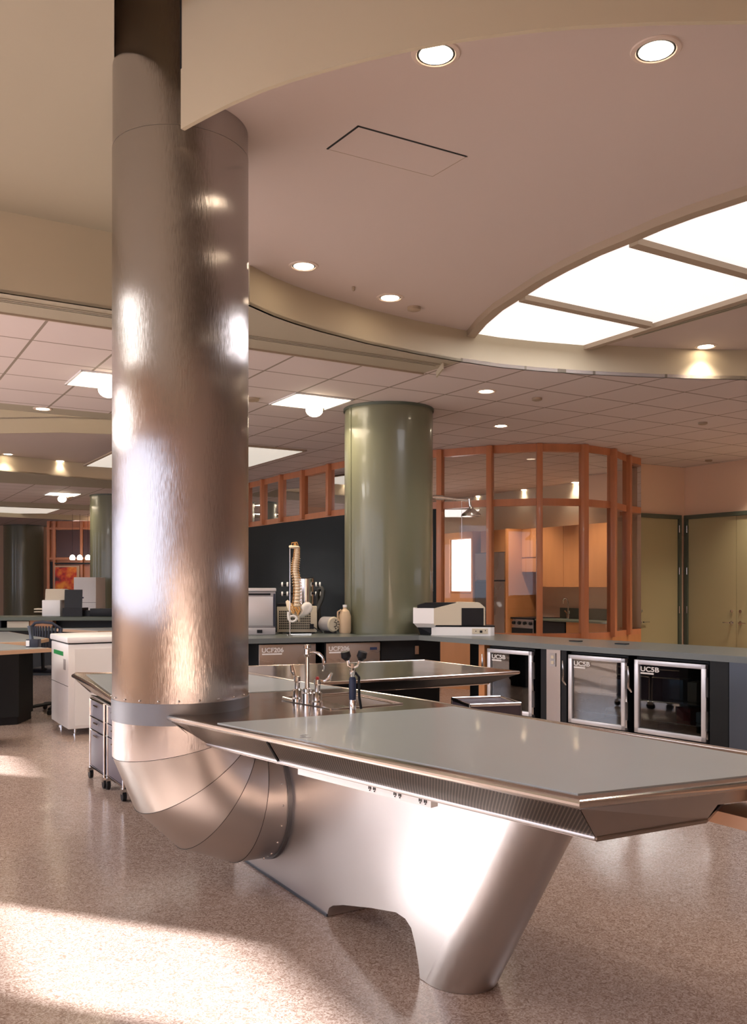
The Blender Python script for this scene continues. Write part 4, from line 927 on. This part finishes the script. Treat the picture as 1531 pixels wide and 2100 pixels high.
obj('cabinet', B().span(-.58, 0, 0, tm-t0-.01, .08, .749), M['maple'], r); obj('plinth', B().span(-.52, 0, 0, tm-t0-.01, 0.001, .08), M['black'], r)
r = kth('black_dishwasher', 'black dishwasher under the kitchen worktop left of the sink cabinet', 'dishwasher', tm)
obj('body', B().span(-.58, 0, 0, .6, .05, .745), M['black'], r); obj('door', B().span(-.60, -.581, .01, .59, .1, .73), M['black'], r); obj('foot', B().span(-.5, -.1, .1, .5, 0.001, .05), M['black'], r)
t0, t1 = kt(1092, .66), min(tf, kt(1042, .66)); wd = t1-t0; r = kth('oven_range', 'stainless oven range with knobs seen through the glass', 'oven', t0)
obj('body', B().span(-.64, 0, 0, wd, .05, .76), M['steel'], r); obj('cooktop', B().span(-.66, 0, 0, wd, .76, .79), M['black'], r)
for k in (.12, .38, .62, .88): obj('knob', B().tube([(-.64, k*wd, .69), (-.67, k*wd, .69)], .03, 12), M['black'], r)
obj('oven_door', B().span(-.655, -.641, .03, wd-.03, .2, .60), M['black'], r); obj('foot', B().span(-.5, -.1, .1, .5, 0.001, .05), M['black'], r)
t0, t1 = kt(1034, .74), kt(974, .74); wd = t1-t0; r = kth('steel_fridge', 'tall stainless fridge beside the bright kitchen window', 'fridge', t0)
obj('body', B().span(-.70, 0, 0, wd, .03, 2.00), M['panelblue'], r); obj('door', B().span(-.74, -.702, wd*.5+.005, wd, .05, 1.45), M['black'], r); obj('door', B().span(-.74, -.702, 0, wd, 1.48, 1.99), M['steel'], r)
obj('door', B().span(-.74, -.702, 0, wd*.5-.005, .05, 1.45), M['steel'], r); obj('foot', B().span(-.6, -.1, .1, wd-.1, 0.001, .03), M['black'], r)
obj('side_panel', B().span(-.72, 0, -.06, -.005, 0.001, 2.43), M['maple'], r); obj('top_cabinet', B().span(-.6, 0, 0, wd, 2.01, 2.43), M['maple'], r)
wt0, wt1 = kt(966, .74), kt(924, .74)
t0 = kt(970, .74); r = kth('tall_maple_unit', 'tall maple unit framing the bright kitchen window beside the steel fridge', 'cabinet', t0+.02)
obj('panel', B().span(-.74, 0, 0, .05, 0.001, 2.43), M['maple'], r)
te = wt1-t0; obj('panel', B().span(-.74, 0, te+.03, te+1.2, 0.001, 2.43), M['maple'], r)
obj('lower_cabinet', B().span(-.74, 0, .051, te+.029, .05, 1.22), M['maple'], r); obj('lintel', B().span(-.74, 0, .051, te+.029, 2.30, 2.43), M['maple'], r)
wo = struct('window_20', B().span(-.70, 0, .055, .075, 1.23, 2.29).span(-.70, 0, te, te+.02, 1.23, 2.29).span(-.70, 0, .075, te, 1.23, 1.26), M['maple']); wo.location = R(11.41, 9.62+t0+.02); wo.rotation_euler = (0, 0, ANG)
obj('window_pane', B().span(-.70, -.68, .075, te, 1.26, 2.29), M['daywin'], wo)
tq = kt(1164, .2); r = thing('kitchen_faucet', 'small dark gooseneck faucet above the kitchen worktop behind the glass', 'faucet', R(11.22, 9.62+tq, .781))
obj('spout', B().tube([(0, 0, 0), (0, 0, .30), (-.02, .02, .36), (-.05, .06, .37), (-.07, .09, .33), (-.07, .09, .27)], .012, 10), M['rim'], r)
for s_ in (-1, 1): obj('handle', B().tube([(.0, s_*.10, .0), (.0, s_*.10, .10), (-.02, s_*.18, .14)], .012, 8), M['chrome'], r)
struct('trim_12', B().strip([R(11.40, 10.7), R(11.40, 18.9)], 2.44, ZT, .01), M['cream'])

# ================================================================ FREEZER, CARTS
fz = at(139, 1510, 0); fz.z = 0
r = thing('white_freezer', 'white chest-high lab freezer with a green label standing left of the steel duct', 'freezer', fz, ANG)
obj('body', B().span(0, 1.0, 0, .745, .06, .845, .012), M['white'], r)
obj('lid', B().span(-.012, 1.0, -.012, .757, .855, .912, .014), M['white'], r); obj('gasket', B().span(.004, .99, .004, .74, .845, .856), M['black'], r)
obj('front_panel', B().span(.06, .96, -.006, .002, .09, .80), M['white'], r)
obj('seam', B().span(-.0015, .001, .0, .745, .455, .459), M['dark'], r)
obj('green_label', B().span(-.002, .001, .20, .62, .725, .765), M['greenlabel'], r); obj('grey_tag', B().span(-.002, .001, .10, .19, .60, .70), M['grey'], r)
obj('lid_handle', B().span(.40, .52, -.018, -.011, .875, .892), M['black'], r)
for x_, y_ in ((.08, .08), (.90, .08), (.08, .66), (.90, .66)):
    obj('foot', B().lathe((x_, y_, .001), [(.03, 0), (.03, .01), (.015, .015), (.015, .06)], 14), M['chrome'], r)
cart = None
def make_cart(label):
    r = thing('rolling_drawer_cart', label, 'cart', (0, 0, 0), ANG, 'chrome-framed rolling carts')
    W_, D_, z0, z1 = .39, .50, .09, .58
    f = B()
    for x_ in (0, D_):
        for y_ in (0, W_): f.tube([(x_, y_, z0-.01), (x_, y_, z1)], .0095, 8)
    for z in (z0, .36, .45, z1-.005):
        for y_ in (0, W_): f.tube([(0, y_, z), (D_, y_, z)], .0085, 8)
        for x_ in (0, D_): f.tube([(x_, 0, z), (x_, W_, z)], .0085, 8)
    obj('frame', f, M['chrome'], r)
    pn = B().span(.01, D_-.01, -.002, .002, z0, z1-.01).span(.01, D_-.01, W_-.002, W_+.002, z0, z1-.01).span(D_-.002, D_+.002, .01, W_-.01, z0, z1-.01).span(0, D_, .01, W_-.01, z0-.003, z0)
    obj('side_panels', pn, M['purple'], r); obj('top', B().span(.0, D_, .0, W_, z1-.012, z1-.004), M['purple'], r)
    for a_, b_ in ((z0+.012, .352), (.368, .442), (.458, z1-.015)):
        d = obj('drawer', B().span(-.002, .012, .014, W_-.014, a_, b_), M['purple'], r)
        obj('pull', B().tube([(-.012, W_*.35, b_-.025), (-.012, W_*.65, b_-.025)], .006, 8), M['chrome'], d)
    for x_ in (.0, D_):
        for y_ in (0, W_):
            c = obj('caster', B().tube([(x_-.012, y_, .034), (x_+.012, y_, .034)], .033, 18), M['black'], r)
            obj('fork', B().span(x_-.016, x_+.016, y_-.02, y_+.02, .045, .08), M['chrome'], c)
    return r
c1 = make_cart('chrome-framed rolling cart with plum drawers, left one under the bench tip')
c1.location = (at(214, 1617, 0).x, at(214, 1617, 0).y, 0)
dup(c1, at(253, 1643, 0), ANG, 'chrome-framed rolling cart with plum drawers, half hidden by the duct elbow')
pc = R(4.05-.9, 4.3); 
# cart parked between the two benches
c3 = dup(c1, Vector((.545, 5.10, 0)), math.radians(14), 'chrome tubular cart top seen between the steel bench and the wing bench'); c3.scale = (.62, .8, 1.24)

# ================================================================ LEFT DISTANCE
r = thing('far_worktop', 'dark green worktop run in the distance holding printers and a laptop', 'worktop', (-5.2, 13.6, 0))
obj('top', B().span(-2.0, 2.6, -.1, .7, CZ-.05, CZ), M['jamb'], r); obj('cabinet', B().span(-2.0, 2.6, .25, .6, .001, CZ-.05), M['darkcab'], r)
obj('shelf', B().span(-2.0, 2.6, -.05, .25, .70, .74), M['jamb'], r)
obj('shelf_box', B().span(-.33, -.0, .02, .2, .741, .84), M['cream'], r); obj('shelf_box', B().span(.0, .35, .04, .2, .741, .85), M['maple'], r); obj('shelf_box', B().span(-.95, -.42, .02, .2, .741, .85), M['black'], r)
CZ2 = CZ+.001
def onF(px, dy=.25, d0=13.6): return Vector(((px-765)/F*(d0+dy), d0+dy, CZ2))
r = thing('desktop_printer', 'pale beige printer with output tray on the far worktop', 'printer', onF(104))
obj('body', B().span(-.14, .14, 0, .35, 0, .25, .01), M['white'], r); obj('paper_tower', B().hull([(-.11, .05, .25), (.20, .05, .25), (.20, .05, .40), (.14, .05, .42), (-.10, .05, .42)], (0, .25, 0)), M['cream'], r)
obj('tray', B().span(-.28, -.14, .05, .25, .06, .075).span(-.28, -.14, .05, .25, .10, .12), M['cream'], r)
r = thing('open_laptop', 'black open laptop on the far worktop, screen away from the beige printer', 'laptop', onF(150))
obj('base', B().span(-.15, .15, -.05, .25, 0, .13), M['black'], r); obj('screen', B().box((0, .0, .27), (.27, .015, .28), 0, 0, -.08), M['black'], r); obj('cable_box', B().span(.14, .24, .05, .2, .0, .09), M['black'], r)
r = tag(obj('black_audio_unit', B().span(-.16, .28, 0, .2, 0, .12, .005), M['black']), 'low black box on the far worktop below the second green column', 'equipment'); r.location = onF(205)
r = thing('white_upright_freezer', 'tall white freezer behind the laptop, before the distant green column', 'freezer', Vector(((169-765)/F*17.0, 17.0, 0)))
obj('body', B().span(-.17, .25, 0, .6, .02, 1.53, .01), M['white'], r); obj('seam', B().span(-.17, .25, -.003, 0, 1.05, 1.06), M['grey'], r); obj('badge', B().span(-.02, .02, -.004, -.0005, 1.13, 1.16), M['blue'], r); obj('foot', B().span(-.1, .2, .1, .5, 0, .02), M['black'], r)
# wood and glass wall with red painting
r = thing('distant_wood_screen', 'dark reddish wood-framed glazed screen far behind the printers', 'partition', (-8.2, 24, 0))
obj('panel', B().span(-.49, 1.6, .06, .12, 0.001, ZT-.14), M['wood'], r)
for x_ in (-.44, -.28, .44, .78, 1.2): obj('post', B().span(x_-.035, x_+.035, -.03, .05, 0.001, ZT-.14), M['wood'], r)
for z_ in (2.05, 2.85): obj('rail', B().span(-.49, 1.6, -.02, .05, z_, z_+.06), M['wood'], r)
for x0_, x1_ in ((-.24, .40), (.48, .74)): obj('pane', B().span(x0_, x1_, .0, .05, 2.12, 2.84), M['purpledark'], r)
obj('pane', B().span(-.40, -.32, .0, .05, .3, 2.0), M['black'], r); obj('shelf', B().span(-.24, .74, -.1, 0, 1.93, 1.97), M['black'], r)
pt = thing('red_painting', 'red and orange abstract painting behind the beige printer', 'painting', (-8.2, 23.95, 1.45))
obj('canvas', B().span(-.24, .33, -.03, -.001, -.5, .40), M['paint'], pt); obj('frame', B().span(-.27, .40, -.02, 0, -.54, .44), M['edge'], pt)
for k, px in enumerate((148, 163, 180)):
    q = Vector(((px-765)/F*23.4, 23.4, H+(1198-1148)/F*23.4))
    t = thing('pendant_lamp', 'small glowing pendant lamp far left before the wood screen, %s of three' % ('leftmost', 'middle', 'rightmost')[k], 'pendant lamp', q, 0, 'distant pendant lamps')
    obj('shade', B().lathe((0, 0, 0), [(.06, 0), (.075, .04), (.05, .11), (.015, .13)], 16), M['bulb2'], t)
    obj('cord', B().tube([(0, 0, .13), (0, 0, ZT-q.z-.002)], .004, 6), M['black'], t)
# far benches with tan edges
def far_bench(px, label, name='lab_island', z=.84, cs=.7):
    pts = [at(x_, y_, z) for x_, y_ in px]; c = sum(pts, Vector())/len(pts)
    r = thing(name, label, 'lab bench', (c.x, c.y, 0)); q = [((p.x-c.x), (p.y-c.y)) for p in pts]
    obj('top', B().prism([(a*.94, b*.94) for a, b in q], z-.002, z+.002), M['inset'], r); obj('edge', B().prism(q, z-.035, z-.002), M['edge'], r)
    obj('cabinet', B().prism([(a*cs, b*cs) for a, b in q], .08, z-.036), M['darkcab'], r); obj('plinth', B().prism([(a*(cs-.03), b*(cs-.03)) for a, b in q], .001, .08), M['black'], r)
far_bench([(-150, 1296), (18, 1295), (100, 1309), (62, 1316), (-150, 1322)], 'pale-topped lab island at the left edge, behind the office chair', cs=.74)
far_bench([(-200, 1324), (0, 1319), (105, 1329), (-20, 1336), (-200, 1345)], 'nearest tan-edged lab bench at the left edge, left of the white freezer', cs=.35)
far_bench([(115, 1289), (228, 1287), (330, 1291), (200, 1294)], 'narrow tan-edged bench behind the white freezer lid')
p = at(90, 1445, 0); p = Vector(((92-765)/F*9.7, 9.7, 0))
r = thing('office_chair', 'navy slatted-back office chair at the lab island left of the white freezer', 'chair', p, -.2)
bb = B(); n_s = 11
for k in range(n_s):
    u = (k/(n_s-1)-.5); bb.tube([(u*.30, -.05+u*u*.2, .70), (u*.33, -.04+u*u*.2, .95)], .010, 6)
obj('backrest', bb.tube([(-.17, .0, .70), (-.185, .01, .92), (-.10, -.03, .985), (0, -.05, .995), (.10, -.03, .985), (.185, .01, .92), (.17, .0, .70), (0, -.05, .685), (-.17, .0, .70)], .016, 8), M['navy'], r)
obj('seat', B().span(-.22, .22, .0, .42, .44, .49, .02), M['navy'], r); obj('back_post', B().tube([(0, .1, .45), (0, -.04, .5), (0, -.05, .7)], .018, 8), M['black'], r)
obj('column', B().tube([(0, .2, .08), (0, .2, .44)], .025, 12), M['chrome'], r)
for k in range(5):
    a_ = 2*PI*k/5; lg_ = obj('leg', B().tube([(0, .2, .10), (.27*math.cos(a_), .2+.27*math.sin(a_), .065)], .018, 8), M['black'], r)
    obj('caster', B().tube([(.27*math.cos(a_)-.012, .2+.27*math.sin(a_), .029), (.27*math.cos(a_)+.012, .2+.27*math.sin(a_), .029)], .028, 12), M['black'], lg_)
r = thing('desk_phone', 'small dark blue gadget standing on the near left bench', 'equipment', at(66, 1327, .842))
obj('body', B().span(-.05, .06, -.03, .05, 0, .07, .006), M['navy'], r); obj('neck', B().tube([(-.01, 0, .07), (-.015, 0, .12), (-.025, 0, .19)], [.02, .016, .022], 10), M['panelblue'], r); obj('outlet', B().span(-.045, -.015, -.034, -.03, .01, .06), M['white'], r)
tag(obj('red_alarm', B().span(-.05, .05, -.04, 0, -.07, .07, .01), M['red']), 'tiny red alarm box on the tan wall at the far left edge', 'alarm').location = R(-.2, 29.98, 1.85)
